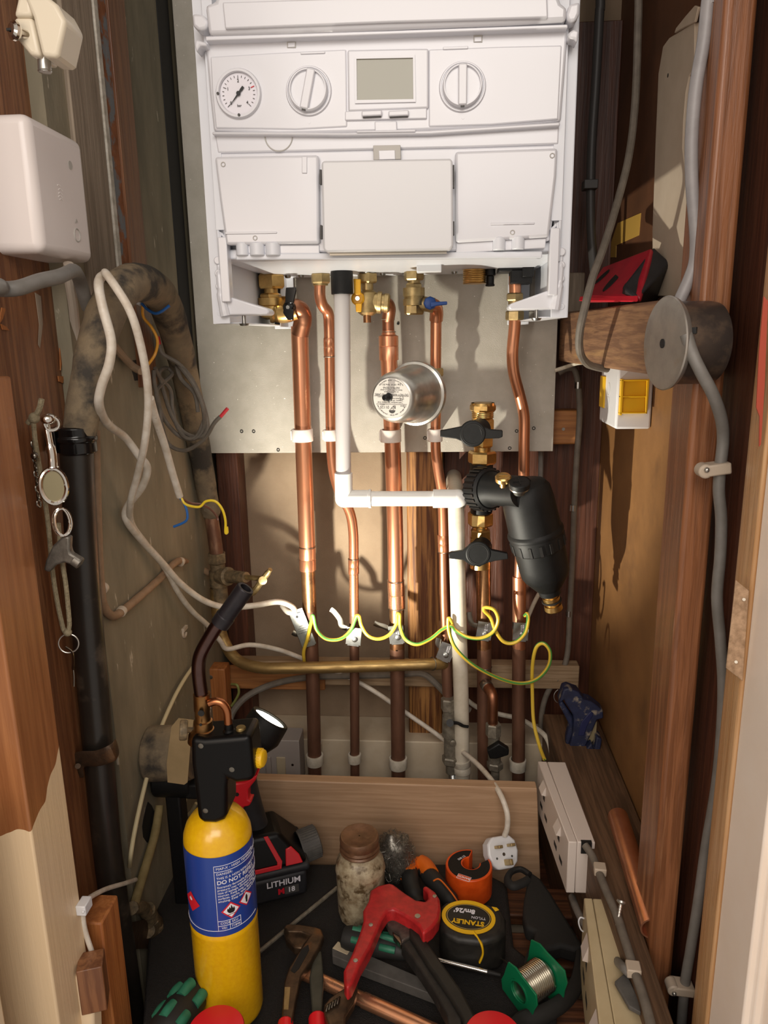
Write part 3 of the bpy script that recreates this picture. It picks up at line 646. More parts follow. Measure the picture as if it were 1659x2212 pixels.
tubeobj(t, 'lower_tube', [(857, 1308), (858, 1400)], YP1, .012, M['copper_heat'], 2)
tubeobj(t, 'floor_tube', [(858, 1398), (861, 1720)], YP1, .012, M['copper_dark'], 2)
# --- cold valve
t = thing('isolation_valve', 'brass valve with blue lever under the boiler', 'valve', at(895, 680, YV))
m = stack(MB(), 894, YV, [('t', 575, 588, .0125), ('H', 584, 606, .0145), ('c', 605, 618, .009), ('h', 612, 624, .0125), ('c', 622, 640, .0155), ('c', 640, 646, .014), ('c', 646, 660, .0155), ('H', 658, 680, .0145)])
m.tube([at(900, 655, YV), at(920, 657, YV), at(938, 660, YV)], .0105, 18); m.build('valve_body', BD, t)
stack(MB(), 894, YV, [('c', 570, 576, .0145)]).build('fibre_washer', M['label_white'], t)
m = MB(); c = at(929, 655, YV-.014); m.lathe(c+V((0, .012, 0)), (0, -1, 0), [(0, .0085), (.014, .0095), (.018, .0085), (.019, .005)], 8)
m.prism(pxy([(930, 652), (966, 651), (966, 658), (945, 660), (930, 664)], YV-.03), (0, .012, 0)); m.build('lever', M['blue_lever'], t, bev=.001)
# tube 4 : cold
t = thing('copper_tube', 'thin copper tube dropping from the blue levered valve to the old brass tee', 'pipe', at(966, 1520, YP1))
tubeobj(t, 'elbow', [(930, 658, YV), (940, 662, 1.108), (943, 675, 1.115), (942, 692, YP1)], YP1, .0098, CU)
tubeobj(t, 'upper_tube', [(942, 685), (941, 800)], YP1, .0082, CU, 2)
m = stack(MB(), 943, YP1, [('h', 795, 812, .0115), ('c', 811, 826, .0085), ('h', 826, 850, .011), ('c', 849, 870, .0085), ('h', 868, 884, .0115)]); m.build('check_valve', BD, t)
tubeobj(t, 'middle_tube', [(942, 880), (941, 965), (946, 1010), (954, 1060), (957, 1110), (958, 1160)], YP1, .0078, CU)
sleeve(t, 957, 1156, 958, 1192, YP1, .0085, CU); sold(t, 958, 1192, YP1, .0084)
tubeobj(t, 'lower_tube', [(958, 1190), (960, 1300), (964, 1400), (966, 1440)], YP1, .0076, M['copper_dull'], 2)
tubeobj(t, 'tee_tube', [(964, 1420), (968, 1520)], YP1, .0088, M['copper_dark'], 2)
# old horizontal brass coloured tube with swept bend
t = thing('old_brass_tube', 'old tarnished tube running across all the copper tubes and bending up on the left', 'pipe', at(720, 1450, 1.095))
tubeobj(t, 'bent_tube', [(466, 1270, 1.13), (470, 1330, 1.13), (484, 1385, 1.125), (512, 1425, 1.11), (560, 1442, 1.095), (620, 1443, 1.09), (760, 1440, 1.09), (920, 1435, 1.10), (962, 1433, 1.12)], 1.1, .0095, M['brass_old_tube'] if 'brass_old_tube' in M else (D('brass_old_tube', '#bda06a', '#94784c', rough=.3, metal=.8, sc=60, st=(.3, 1, 1), bump=.15, r2=.6, c3='#6a5a48', lo3=.55, hi3=.7) or M['brass_old_tube']), seg=20)
MB().ring(at(934, 1434, 1.104), at(962, 1433, 1.12)-at(920, 1435, 1.10), .0102, .001, 24, 6).build('joint_ring', M['zinc'], t)
# isolator below the tee
t = thing('service_valve', 'old dull nickel valve with a black lever below the tee, feeding a braided hose', 'valve', at(975, 1690, 1.11))
N_M = M['nickel_old']
m = stack(MB(), lambda y: 969+(y-1510)*.045, 1.11, [('H', 1508, 1534, .0128), ('c', 1533, 1546, .010), ('c', 1545, 1590, .0115), ('c', 1588, 1600, .009), ('c', 1596, 1640, .0108), ('H', 1632, 1648, .0155), ('c', 1645, 1668, .0095)]); m.build('valve_body', N_M, t)
m = MB(); m.tube([at(972, 1562, 1.09), at(988, 1562, 1.085), at(1000, 1568, 1.085), at(1012, 1570, 1.085)], .005, 8, flat=.5); m.cyl(at(972, 1562, 1.08), at(972, 1562, 1.11), .006); m.build('lever', M['black_plastic'], t)
MB().lathe(at(978, 1602, 1.104), (0, -1, 0), [(0, .0055), (.006, .0055), (.007, .004)], 16).build('slot_screw', N_M, t)
MB().thread(at(977, 1664, 1.11), at(980, 1720, 1.11), .0075, 22, .0008).build('braided_hose', M['zinc'], t)
t = thing('filling_valve', 'small dull valve with a crooked copper elbow and black lever, right of the braided hose', 'valve', at(1072, 1690, 1.09))
tubeobj(t, 'elbow', [(1046, 1475, 1.12), (1056, 1488, 1.10), (1064, 1505, 1.085), (1064, 1545, 1.085), (1065, 1570, 1.085)], 1.1, .0085, M['copper_dull'], rs=[.009, .009, .0085, .0085, .008])
MB().lathe(at(1048, 1476, 1.115), at(1056, 1490, 1.10)-at(1046, 1475, 1.12), [(0, .0085), (.002, .0098), (.012, .0098), (.014, .0088)], 20).build('solder_collar', M['zinc'], t)
m = stack(MB(), lambda y: 1066+(y-1565)*.04, 1.085, [('H', 1562, 1590, .0125), ('c', 1589, 1622, .0095), ('c', 1620, 1650, .0105), ('H', 1645, 1660, .0135), ('c', 1658, 1690, .007)]); m.build('valve_body', N_M, t)
m = MB(); m.prism(pxy([(1052, 1622), (1078, 1606), (1100, 1620), (1099, 1632), (1072, 1640), (1058, 1640)], 1.062), (0, .012, 0)); m.build('lever', M['black_plastic'], t, bev=.002)
# tube 5 below filter, tube 6
t = thing('copper_tube', 'short fat copper tube standing below the lower black butterfly handle', 'pipe', at(1046, 1700, 1.125))
tubeobj(t, 'upper_tube', [(1044, 1222), (1045, 1300), (1046, 1400)], 1.125, .0118, M['copper_heat'], 2)
tubeobj(t, 'floor_tube', [(1046, 1398), (1046, 1560), (1047, 1720)], 1.125, .0118, M['copper_dark'], 2)
MB().ring(at(1046, 1440, 1.125), (0, 0, 1), .012, .0008, 24, 6).build('joint_ring', M['zinc'], t)
t = thing('copper_tube', 'rightmost copper tube with a long crank, passing behind the black filter', 'pipe', at(1121, 1700, 1.125))
q = [(1112, 596, 1.095), (1113, 640, 1.095), (1112, 700, 1.1), (1107, 760, 1.105), (1110, 805, 1.11), (1124, 860, 1.12), (1132, 900, 1.125), (1132, 960, 1.125), (1131, 1040, 1.125), (1126, 1160, 1.125), (1122, 1250, 1.125)]
tubeobj(t, 'cranked_tube', q, 1.12, .0084, CU)
stack(MB(), 1112, 1.096, [('h', 633, 650, .0125), ('c', 649, 675, .0095), ('H', 671, 692, .0130)]).build('compression_coupling', BD, t)
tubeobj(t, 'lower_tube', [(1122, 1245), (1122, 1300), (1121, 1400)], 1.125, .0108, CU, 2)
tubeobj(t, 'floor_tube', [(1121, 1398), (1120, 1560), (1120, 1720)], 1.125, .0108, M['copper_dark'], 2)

# --- plastic waste
YW = 1.065
t = thing('waste_tube', 'grey and white plastic waste tube zigzagging down in front of the copper', 'pipe', at(998, 1700, 1.10))
stack(MB(), 738, YW, [('c', 586, 636, .0155)]).build('rubber_sleeve', M['black_plastic'], t, bev=.001)
tubeobj(t, 'grey_tube', [(739, 630), (742, 1040)], YW, .0112, M['pvc_grey'], 1)
ms = MB(); a = at(742, 1022, YW); b = at(743, 1077, YW); c = at(802, 1077, YW)
ms.tube([a, b+V((0, 0, .002))], .0133, 24, sm=False); ms.ball(b, .0133); ms.tube([b, c], .0130, 24, sm=False); ms.lathe(at(796, 1077, YW), c-b, [(0, .0130), (.0005, .0140), (.004, .0140)], 24)
ms.build('elbow', M['pvc_white'], t, sm=45)
tubeobj(t, 'level_tube', [(796, 1077), (940, 1077)], YW, .0112, M['pvc_white'], 1)
m = MB(); e = at(985, 1077, YW); m.lathe(at(935, 1077, YW), e-at(935, 1077, YW), [(0, .0128), (.0005, .0138), (.034, .0135)], 24); m.ball(e+V((.002, 0, 0)), .0138, sc=(1.1, 1, 1)); m.build('end_elbow', M['pvc_white'], t, sm=45)
m = MB(); q = at(986, 1075, 1.11); m.lathe(e, (0, 1, 0), [(0, .013), (1.235-YW, .013)], 24); m.lathe((q[0]+.001, 1.09, q[2]-.001), (0, 1, 0), [(0, .015), (.012, .015)], 28); m.build('wall_socket_tube', M['pvc_cream'], t)
tubeobj(t, 'down_tube', [(985, 1085, 1.085), (990, 1300, 1.10), (996, 1500, 1.105), (999, 1720, 1.11)], 1.1, .0123, M['pvc_cream'], 4, 24)
sleeve(t, 997, 1640, 999, 1668, 1.108, .0145, M['clip_dirty'], 'socket_collar')

# --- water hammer vessel
t = thing('shock_arrestor', 'round steel shock arrestor with a printed white label in front of the copper tubes', 'vessel', at(885, 850, 1.06))
fc = at(846, 860, .985); rim = at(900, 850, 1.068); ax = (rim-fc).normalized(); L = (rim-fc).length
m = MB(); m.lathe(fc, ax, [(0, .026), (.002, .0295), (.007, .0325), (.016, .0345), (L*.55, .0368), (L*.82, .0385), (L*.88, .0415), (L*.90, .0448), (L*.96, .046), (L, .0448), (L+.004, .040), (L+.012, .030), (L+.018, .012)], 56); m.build('steel_shell', M['steel'], t, sm=30)
MB().cyl(rim+ax*.010, at(943, 838, YP1), .008).build('threaded_neck', BD, t)
lf = frame(fc-ax*.0006, V((-1, -.0, 0)), (0, 0, -1))
# local frame in the plane of the label, the print stands upside down
xn = ax.cross(V((0, 0, 1))).normalized(); 
xr = -xn; yr = xr.cross(ax).normalized()
if yr.z > 0: yr = -yr
xr = yr.cross(-ax).normalized()
lf = Matrix(((xr[0], yr[0], -ax[0], 0), (xr[1], yr[1], -ax[1], 0), (xr[2], yr[2], -ax[2], 0), (0, 0, 0, 1))); lf.translation = fc-ax*.0003
lb = MB(lf).lathe((0, 0, 0), (0, 0, 1), [(0, .0262), (.0006, .0262)], 48).build('paper_label', M['paper'], t)
ix = M['ink']
for s_, sz, dx, dy in (('Cap 100 ml  Serie 55.1', .0030, 0, .0175), ('INSTRUCTIONS', .0034, 0, .0135), ('Remove the valve cap for pre-charge', .0021, 0, .0105), ('to requested pressure', .0023, 0, .0080), ('DO NOT REMOVE THIS LABEL', .0036, 0, .0045), ('Min/Max temp -10 +90 C', .0019, .010, .0015), ('* Tube shock breaker', .0023, -.008, -.0005), ('* Capacity: 100 ml', .0023, -.008, -.0032), ('* Solid membrane', .0023, -.008, -.0058), ('Max pressure 15 bar', .0022, .011, -.0058), ('Made in', .002, .013, -.0085), ('01125', .0052, .010, -.0120), ('N\u00b0', .0058, -.003, -.0118), ('2014', .003, -.016, -.0100)):
    text(s_, sz, lf @ Matrix.Translation((dx, -dy, .0007)), ix, lb, 'label_print', .0001)
def arc(R_): return lambda c: V((math.sin(c.x/R_)*(R_+c.y), math.cos(c.x/R_)*(R_+c.y)-0, c.z))
text('Cap 100 ml  -  max 10 bar  -  pre-charge 3.5 bar', .0026, lf @ Matrix.Translation((0, 0, .0007)), ix, lb, 'label_print', .0001, bend=arc(.0225))
def arcb(R_): return lambda c: V((math.sin(c.x/R_)*(R_-c.y), -math.cos(c.x/R_)*(R_-c.y), c.z))
text('via del Lavoro 1 - 20020 - made in Italy', .0024, lf @ Matrix.Translation((0, 0, .0007)), ix, lb, 'label_print', .0001, bend=arcb(.0235))
mm = MB(lf); mm.bar((-.025, -.0025, .0009), (.025, -.0025, .0009), .0002, .0003); mm.bar((-.022, .0085, .0009), (.022, .0085, .0009), .0002, .0003)
mm.ring((.0115-.026, 0.0, .0009), (0, 0, 1), .0026, .0002, 20, 4); mm.prism([V((math.cos(k*PI/10)*.0046-.001, math.sin(k*PI/10)*.004+.0160, .0006)) for k in range(11)], (0, 0, .0003))
mm.ring((-.001, .0145, .0009), (0, 0, 1), .0055, .0002, 24, 4, sy=.32); mm.build('label_mark', ix, lb)
m = MB(lf); m.lathe((.0025, -.0015, .0005), (.35, .05, 1), [(0, .0052), (.002, .0058), (.003, .0046), (.010, .0042), (.0115, .003)], 20); m.build('valve_cap', M['black_plastic'], t)

# --- filter valves
def butterfly(t, hx, hy, Y, pts, shx, shy):
    h = at(hx, hy, Y); m = MB(); m.lathe(h+V((0, .006, 0)), (0, -1, 0), [(0, .0188), (.007, .0188), (.0085, .0178)], 32)
    m.prism(pxy(pts, Y-.0015), (0, .008, 0)); o = m.build('butterfly_handle', M['black_satin'], t, bev=.0012)
    MB().ring(h+V((0, -.0025, 0)), (0, 1, 0), .0145, .0005, 32, 6).build('cap_groove', M['dark'], o)
    MB().cyl(h+V((0, .004, 0)), at(shx, shy, Y+.03), .0155).build('handle_stem', M['black_satin'], t, bev=.001)
cxf = lambda y: 1043-(y-870)*.012
t = thing('filter_valve', 'upper brass valve with black butterfly handle, above the black filter', 'valve', at(1040, 1000, 1.11))
stack(MB(), cxf, 1.11, [('c', 870, 876, .0175), ('H', 872, 889, .0195), ('t', 888, 903, .0165), ('c', 889, 905, .012), ('h', 903, 935, .0185), ('h', 930, 965, .017), ('c', 960, 976, .0125), ('H', 974, 1002, .0215)]).build('valve_body', BR, t)
MB().lathe(at(1043, 870, 1.11), (0, 0, -1), [(0, .017), (0, .0135), (.008, .013), (.008, .001)], 24, cap=False).build('open_bore', M['brass_dull'], t)
butterfly(t, 1021, 937, 1.055, [(951, 930), (960, 929), (1000, 921), (1040, 920), (1060, 928), (1086, 930), (1086, 944), (1078, 947), (1046, 948), (1030, 958), (1008, 958), (985, 948), (951, 944)], 1040, 925)
t = thing('filter_valve', 'lower brass valve with black butterfly handle, below the black filter', 'valve', at(1040, 1230, 1.11))
stack(MB(), 1038, 1.115, [('H', 1106, 1136, .0195), ('c', 1135, 1146, .011), ('h', 1143, 1165, .0165), ('h', 1160, 1195, .0175), ('c', 1190, 1226, .0165)]).build('valve_body', BR, t)
butterfly(t, 1033, 1196, 1.06, [(969, 1196), (975, 1193), (1000, 1190), (1015, 1178), (1050, 1176), (1062, 1188), (1097, 1195), (1098, 1208), (1070, 1212), (1048, 1218), (1036, 1225), (1018, 1222), (1000, 1210), (970, 1207)], 1042, 1180)

# --- magnetic filter
t = thing('magnetic_filter', 'large black plastic filter canister hanging tilted between two brass valves', 'filter', at(1160, 1300, 1.03))
BS = M['black_satin']
m = stack(MB(), 1040, 1.11, [('c', 998, 1020, .0175), ('c', 1015, 1075, .0185), ('c', 1070, 1108, .0165)]); m.build('inlet_block', M['black_plastic'], t, bev=.001)
a = at(1036, 1056, 1.075); b = at(1092, 1060, 1.03); ax2 = (b-a).normalized(); LL = (b-a).length
m = MB(); m.lathe(a-ax2*.004, ax2, [(0, .028), (.004, .031), (.026, .031), (.030, .028)], 44)
u = ax2.orthogonal().normalized(); w_ = ax2.cross(u)
for k in range(26):
    an = 2*PI*k/26; c = u*math.cos(an)+w_*math.sin(an); m.bar(a+c*.0315, a+c*.0315+ax2*.022, .0035, .0022, c)
m.build('collar_nut', M['black_plastic'], t)
m = MB(); m.lathe(a+ax2*.024, ax2, [(0, .026), (.004, .026), (.010, .0225), (LL+.01, .022)], 32); m.build('side_neck', BS, t)
c0 = at(1131, 1040, 1.025); c1 = at(1186, 1272, 1.045); ax3 = (c1-c0).normalized(); LT = (c1-c0).length
m = MB(); m.lathe(c0, ax3, [(-.002, .012), (0, .020), (.004, .029), (.012, .0345), (.030, .0365), (LT*.42, .0375), (LT*.44, .0400), (LT*.455, .0405), (LT*.47, .0400)], 56); m.build('filter_head', BS, t, sm=30)
m = MB(); m.lathe(c0, ax3, [(LT*.47, .0385), (LT*.485, .0392), (LT*.59, .0385), (LT*.60, .0372)], 56)
u = ax3.orthogonal().normalized(); w_ = ax3.cross(u)
m.build('clamp_ring', BS, t, sm=30)
m = MB()
for k in range(16):
    an = 2*PI*k/16; c = u*math.cos(an)+w_*math.sin(an); m.bar(c0+ax3*LT*.50+c*.0388, c0+ax3*LT*.59+c*.0384, .0040, .0022, c)
m.build('ring_slots', M['dark'], t)
m = MB(); m.lathe(c0, ax3, [(LT*.60, .0362), (LT*.75, .036), (LT*.84, .035), (LT*.88, .032), (LT*.98, .020), (LT*1.0, .0165), (LT*1.045, .016)], 56); m.build('filter_bowl', BS, t, sm=30)
m = MB(); e0 = c0+ax3*LT*1.04; m.lathe(e0, ax3, [(0, .0105), (.006, .0105), (.0062, .0125), (.012, .0125), (.0125, .010), (.019, .010), (.0195, .013), (.027, .0135), (.029, .012)], 24); m.build('drain_valve', BR, t)
MB().ring(e0+ax3*.013, ax3, .0135, .0014, 28, 8).build('rubber_ring', M['dark'], t)
p = at(1087, 1040, 1.0); m = MB(); d_ = V((-.05, -.35, .9)).normalized(); m.lathe(p-d_*.008, d_, [(0, .005), (.009, .005), (.0095, .0108), (.015, .011), (.017, .0095), (.0175, .006)], 24); m.build('vent_plug', BR, t)
MB(frame(p+d_*.0098, (1, .1, 0), d_)).box(-.006, .006, -.0012, .0012, 0, .0012).build('plug_slot', BD, t)
p = at(1122, 1052, .985); m = MB(); m.lathe(p-d_*.010, d_, [(0, .008), (.008, .0105), (.0085, .0135), (.0105, .0135)], 28); m.build('magnet_cap_rim', M['zinc'], t)
m = MB(); m.lathe(p+d_*.0004, d_, [(0, .0142), (.007, .0142), (.0085, .013)], 28); cp = m.build('magnet_cap', BS, t, bev=.0008)
cf = frame(p+d_*.0092, (1, .1, 0), d_); MB(cf).box(-.0085, .0085, -.0008, .0008, -.001, .0004).box(-.0008, .0008, -.0085, .0085, -.001, .0005).build('cap_cross', M['dark'], cp)

# ---- plastic clips round the tubes
def clip(x, y, Y, r, h, mt, label, group=None, back=1.17, th=.003, tab=True):
    c = at(x, y, Y); m = MB()
    m.lathe((c[0], Y, c[2]-h/2), (0, 0, 1), [(0, r), (0, r+th*.9), (.0006, r+th), (h-.0006, r+th), (h, r+th*.9), (h, r)], 32, cap=False)
    m.box(c[0]-r*.5, c[0]+r*.5, Y+r, back, c[2]-h*.45, c[2]+h*.45)
    if tab: m.box(c[0]-r-th*1.4, c[0]-r+th*.3, Y-.004, Y+.006, c[2]-h*.38, c[2]+h*.38)
    return tag(m.build('pipe_clip', mt, bev=.0006), label, 'pipe clip', group)
CW = M['clip_white']; CDt = M['clip_dirty']
clip(653, 940, YP1, .0134, .019, CW, 'white plastic clip on the leftmost copper tube against the grey board', 'clean white clips on the grey board')
clip(714, 940, YP1, .0082, .017, CW, 'white plastic clip half hidden by the grey plastic waste tube', 'clean white clips on the grey board')
clip(844, 941, YP1, .0130, .019, CW, 'white plastic clip just below the round steel vessel', 'clean white clips on the grey board')
clip(940, 940, YP1, .0082, .019, CW, 'white plastic clip touching the left tip of the upper butterfly handle', 'clean white clips on the grey board')
g_ = 'dirty white clips near the floor'
clip(680, 1640, YP1, .0118, .018, CDt, 'dirty white clip low on the leftmost copper tube', g_, tab=False)
clip(766, 1637, YP1, .0082, .016, CDt, 'dirty white clip low on the second copper tube, the smallest of them', g_, tab=False)
clip(860, 1647, YP1, .0124, .019, CDt, 'dirty white clip low on the middle copper tube', g_, tab=False)
clip(1118, 1651, 1.125, .0112, .019, CDt, 'dirty white clip low on the rightmost copper tube', g_, tab=False)

# ---- earth clamps
def clamp(x, y, Y, r, ang, label, w=.012, big=False, tail=None, bright=False):
    """folded label plate, strap round the tube, screw"""
    c = at(x, y, Y); t = thing('earth_clamp', label, 'clamp', (c[0], Y, c[2]-.02), 'earth clamps along the bonding wire')
    mt = M['zinc']
    MB().lathe((c[0], Y, c[2]-w*.5), (0, 0, 1), [(0, r+.0002), (0, r+.0010), (w, r+.0010), (w, r+.0002)], 28, cap=False).build('strap', mt, t)
    F = Matrix.Translation((c[0], Y-r-.006, c[2])) @ Matrix.Rotation(ang, 4, 'Y')
    h = .050 if big else .016
    m = MB(F); m.box(-.012, .012, -.0008, 0, -.019, -.019+h+.014); m.box(-.012, -.0113, -.0008, .004, -.019, .011); m.box(.0113, .012, -.0008, .004, -.019, .011)
    pl = m.build('label_plate', mt, t, bev=.0008)
    m = MB(F); m.box(-.010, .010, .0002, .007, -.022, -.003); m.build('screw_block', mt, t, bev=.0008)
    MB(F).lathe((.002, -.0007, -.009), (0, -1, 0), [(0, .0042), (.0022, .0042), (.0028, .003)], 18).build('clamp_screw', M['brass_dull'] if big else M['zinc'], t)
    tf = F @ Matrix(((0, -1, 0, 0), (0, 0, -1, -.001), (1, 0, 0, .002), (0, 0, 0, 1))) if not big else F @ Matrix(((1, 0, 0, 0), (0, 0, -1, -.001), (0, 1, 0, .004), (0, 0, 0, 1)))
    if big:
        for i, s_ in enumerate(('SAFETY', 'ELECTRICAL', 'CONNECTION', 'DO NOT REMOVE')): text(s_, .0024, tf @ Matrix.Translation((0, .012-i*.0038, 0)), M['ink'], pl, 'stamped_text', .0001)
        MB(F).cyl((-.001, -.0015, .033), (-.001, 0, .033), .002).build('label_hole', M['ink'], pl); MB(F).box(-.007, .007, -.0012, 0, .0385, .0400).build('label_slot', M['ink'], pl)
    else:
        text('SAFETY\nDO NOT', .0030, tf @ Matrix.Translation((0, -.002, 0)), M['label_white'], pl, 'stamped_text', .0001)
    if tail:
        m = MB(); q = [at(a_, b_, Y-r-.003) for a_, b_ in tail]; m.tube(q, .0045, 10, 5, flat=.14, up=(0, 1, 0)); m.build('strap_tail', M['steel_dark'], t)
    return t
clamp(663, 1362, YP1, .0117, -.32, 'brightly lit earth clamp with a long printed label tag, leftmost', big=True, tail=[(650, 1368), (640, 1370), (632, 1366)])
clamp(767, 1362, YP1, .008, .12, 'earth clamp with a long curled strap end on the second copper tube', tail=[(750, 1358), (738, 1352), (734, 1338), (722, 1322), (714, 1316)])
clamp(857, 1356, YP1, .0122, -.1, 'earth clamp on the middle copper tube with a blunt strap end pointing left', tail=[(845, 1362), (832, 1354), (818, 1350), (808, 1346)])
clamp(965, 1395, YP1, .0092, .35, 'crooked earth clamp on the thin tube just above the tee', tail=[(952, 1398), (946, 1390), (948, 1378)])
clamp(1046, 1348, 1.125, .012, .15, 'earth clamp on the short fat copper tube below the butterfly handle', tail=[(1030, 1352), (1020, 1348), (1015, 1335), (1013, 1322)])
clamp(1123, 1350, 1.125, .011, .05, 'rightmost earth clamp, on the cranked copper tube')
# ---- green and yellow bonding wire
def striped(name, label, pts, r, loc=None):
    q = smooth_path(pts, 8); t = thing(name, label, 'cable', q[-1])
    MB().tube(q, r, 10, sm=False).build('yellow_sheath', M['earth_yellow'], t)
    # two green stripes laid on the sheath
    m = MB(); N = len(q); T = [(q[min(i+1, N-1)]-q[max(i-1, 0)]).normalized() for i in range(N)]; u = T[0].orthogonal().normalized(); k = []
    for i in range(N):
        if i: u = (u-T[i]*u.dot(T[i])).normalized()
        w_ = T[i].cross(u); ph = i*.045+1.0
        k.append((q[i], u*math.cos(ph)+w_*math.sin(ph)))
    m.tube([a_+n_*(r*.40) for a_, n_ in k], r*.72, 8, sm=False); m.build('green_stripe', M['earth_green'], t); return t
Ye = 1.085
pts = [(658, 1435, 1.115), (656, 1408, 1.10), (664, 1380, 1.09), (672, 1345, 1.085), (676, 1330, Ye), (684, 1360, Ye), (705, 1380, Ye-.005), (735, 1380, Ye-.005), (757, 1362, Ye), (768, 1335, Ye), (771, 1330, Ye), (776, 1332, Ye), (781, 1352, Ye), (795, 1373, Ye-.005), (818, 1380, Ye-.005), (842, 1370, Ye), (857, 1345, Ye), (858, 1328, Ye), (863, 1328, Ye), (864, 1352, Ye), (875, 1380, Ye), (900, 1392, Ye-.005), (930, 1380, Ye), (955, 1360, Ye), (974, 1352, Ye), (985, 1362, Ye), (1010, 1376, Ye-.005), (1040, 1378, Ye-.005), (1065, 1365, Ye-.006), (1076, 1340, Ye-.006), (1068, 1318, Ye-.004), (1050, 1312, Ye), (1045, 1318, Ye), (1060, 1335, Ye+.005), (1070, 1362, Ye+.002), (1088, 1386, Ye), (1112, 1388, Ye), (1134, 1368, Ye), (1141, 1340, Ye), (1139, 1326, Ye), (1134, 1330, Ye+.008)]
striped('earth_wire', 'green and yellow bonding wire looping from clamp to clamp', [at(*p) for p in pts], .0028)
pts = [(978, 1352, Ye+.004), (973, 1338, Ye), (968, 1338, Ye), (970, 1365, Ye-.002), (984, 1400, Ye-.008), (1020, 1435, Ye-.012), (1070, 1462, Ye-.015), (1120, 1476, Ye-.018), (1158, 1468, Ye-.02), (1184, 1440, Ye-.022), (1188, 1408, Ye-.022), (1174, 1390, Ye-.02), (1158, 1400, Ye-.015), (1150, 1440, Ye-.01), (1150, 1500, Ye-.01), (1153, 1560, Ye-.02), (1165, 1610, Ye-.04), (1176, 1640, Ye-.07)]
striped('earth_wire', 'green and yellow wire with a large loop running down to the white double socket', [at(*p) for p in pts], .0028)
# ================= left wall =================
WC = M['white_cable']
def P3(pts):
    out = []
    for p in pts:
        q = at(*p)
        if p[2] >= .80 and q.x < -.3765 and q.x > -.6: q = atx(p[0], p[1], -.3765)
        out.append(q)
    return out
# soil tube with lagged loop
t = thing('lagged_tube', 'thick dark upright tube on the left bending over in a dusty lagged loop', 'pipe', at(305, 2212, .73))
MB().tube([at(*p) for p in [(163, 930, .73), (181, 1250, .73), (204, 1520, .73), (224, 1750, .73), (240, 1900, .73), (272, 2120, .73), (305, 2360, .73)]], .0165, 28, 4).build('black_tube', M['soil_black'], t)
MB().tube(P3([(168, 960, .73), (190, 830, .735), (215, 720, .745), (240, 655, .77), (275, 615, .81), (318, 615, .87), (350, 645, .93), (375, 710, .99), (398, 800, 1.04), (418, 900, 1.09), (438, 1010, 1.12), (452, 1090, 1.13)]), .02, 26, 5, rs=[.0165, .0175, .0185, .0195, .0205, .021, .021, .0205, .0195, .0185, .0175, .0165, .0155]).build('lagging', M['lagging'], t, disp=.0006)
MB().tube(P3([(450, 1080, 1.13), (462, 1150, 1.13), (469, 1205, 1.13)]), .0112, 20, 2).build('lower_tube', M['copper_dark'], t)
MB().ball(at(455, 1100, 1.13), .0155, (1, 1, 1.3)).build('sealant_lump', M['lagging'], t, disp=.0025)
c = at(166, 950, .73); MB().lathe(c-V((0, 0, .014)), (0, 0, 1), [(0, .0168), (.001, .0188), (.012, .0188), (.0135, .0202), (.017, .0202), (.0185, .0188), (.027, .0188), (.028, .0168)], 36).box(c[0]-.026, c[0]-.015, .715, .745, c[2]-.012, c[2]+.013).build('glossy_collar', M['black_gloss'], t, bev=.0008)
c = at(220, 1632, .73); q = P3([(163, 1676, .712), (161, 1654, .708), (176, 1640, .708), (212, 1638, .7085), (243, 1626, .711), (252, 1614, .725)])
m = MB(); m.tube(q, .010, 12, 5, flat=.18, up=(0, -1, 0)); m.build('steel_strap', M['iron_old'], t)
MB().cyl(at(168, 1655, .706), at(168, 1655, .702), .003).build('strap_bolt', M['iron_old'], t)
# stopcock
t = thing('stopcock', 'old brass stopcock with T handle behind the white cables', 'valve', at(478, 1290, 1.13))
m = stack(MB(), lambda y: 468+(y-1195)*.09, 1.13, [('H', 1194, 1217, .0155), ('c', 1216, 1236, .012), ('c', 1232, 1265, .015), ('c', 1264, 1300, .0125)])
a = at(474, 1244, 1.125); b = at(532, 1247, 1.085); d_ = b-a; m.lathe(a, d_, [(0, .013), (.010, .014), (.016, .0125), (.018, .015), (.024, .015), (.026, .011), (d_.length, .0085)], 20); m.build('valve_body', M['brass_old'], t)
m = MB(); m.cyl(b, at(566, 1250, 1.065), .004); m.tube(P3([(584, 1230, 1.055), (572, 1246, 1.062), (566, 1254, 1.062), (556, 1268, 1.065), (546, 1280, 1.072)]), .005, 10, rs=[.0035, .0048, .006, .005, .0058]); m.lathe(at(568, 1252, 1.062), (.2, -1, .1), [(0, .0065), (.006, .0065), (.0065, .003)], 16); m.build('tee_handle', M['brass_dull'], t)
# surface conduit cable
t = thing('surface_cable', 'pale painted cable clipped to the left wall, running down then sloping up to the corner', 'cable', atx(250, 1330, -.381))
XL = -.3805
MB().tube([atx(*p, XL) for p in ((206, 930), (207, 1010), (210, 1130), (214, 1230), (218, 1275), (222, 1305), (238, 1328), (256, 1326), (300, 1290), (345, 1250), (385, 1212))]+[at(420, 1222, 1.14), at(455, 1240, 1.14)], .0052, 12, 5).build('cable_sheath', D('painted_cable', '#a5866a', '#8f7358', rough=.6, sc=60) or M['painted_cable'], t, disp=.0003)
for p in ((222, 1272), (262, 1322), (390, 1215)):
    c = atx(p[0], p[1], XL); MB().lathe(c-V((0, .003, 0)), (0, 1, .2), [(0, .0064), (.007, .0064)], 16).build('cable_clip', M['cream_board'], t, bev=.0008)
c = atx(398, 1366, -.3845); m = MB(); m.ring(c, (1, 0, 0), .007, .0022, 20, 8, .4, 5.2); m.box(-.3855, -.381, c[1]-.008, c[1]+.008, c[2]+.004, c[2]+.009); tag(m.build('empty_clip', M['cream_board']), 'empty cream cable clip left on the bare left wall', 'cable clip')
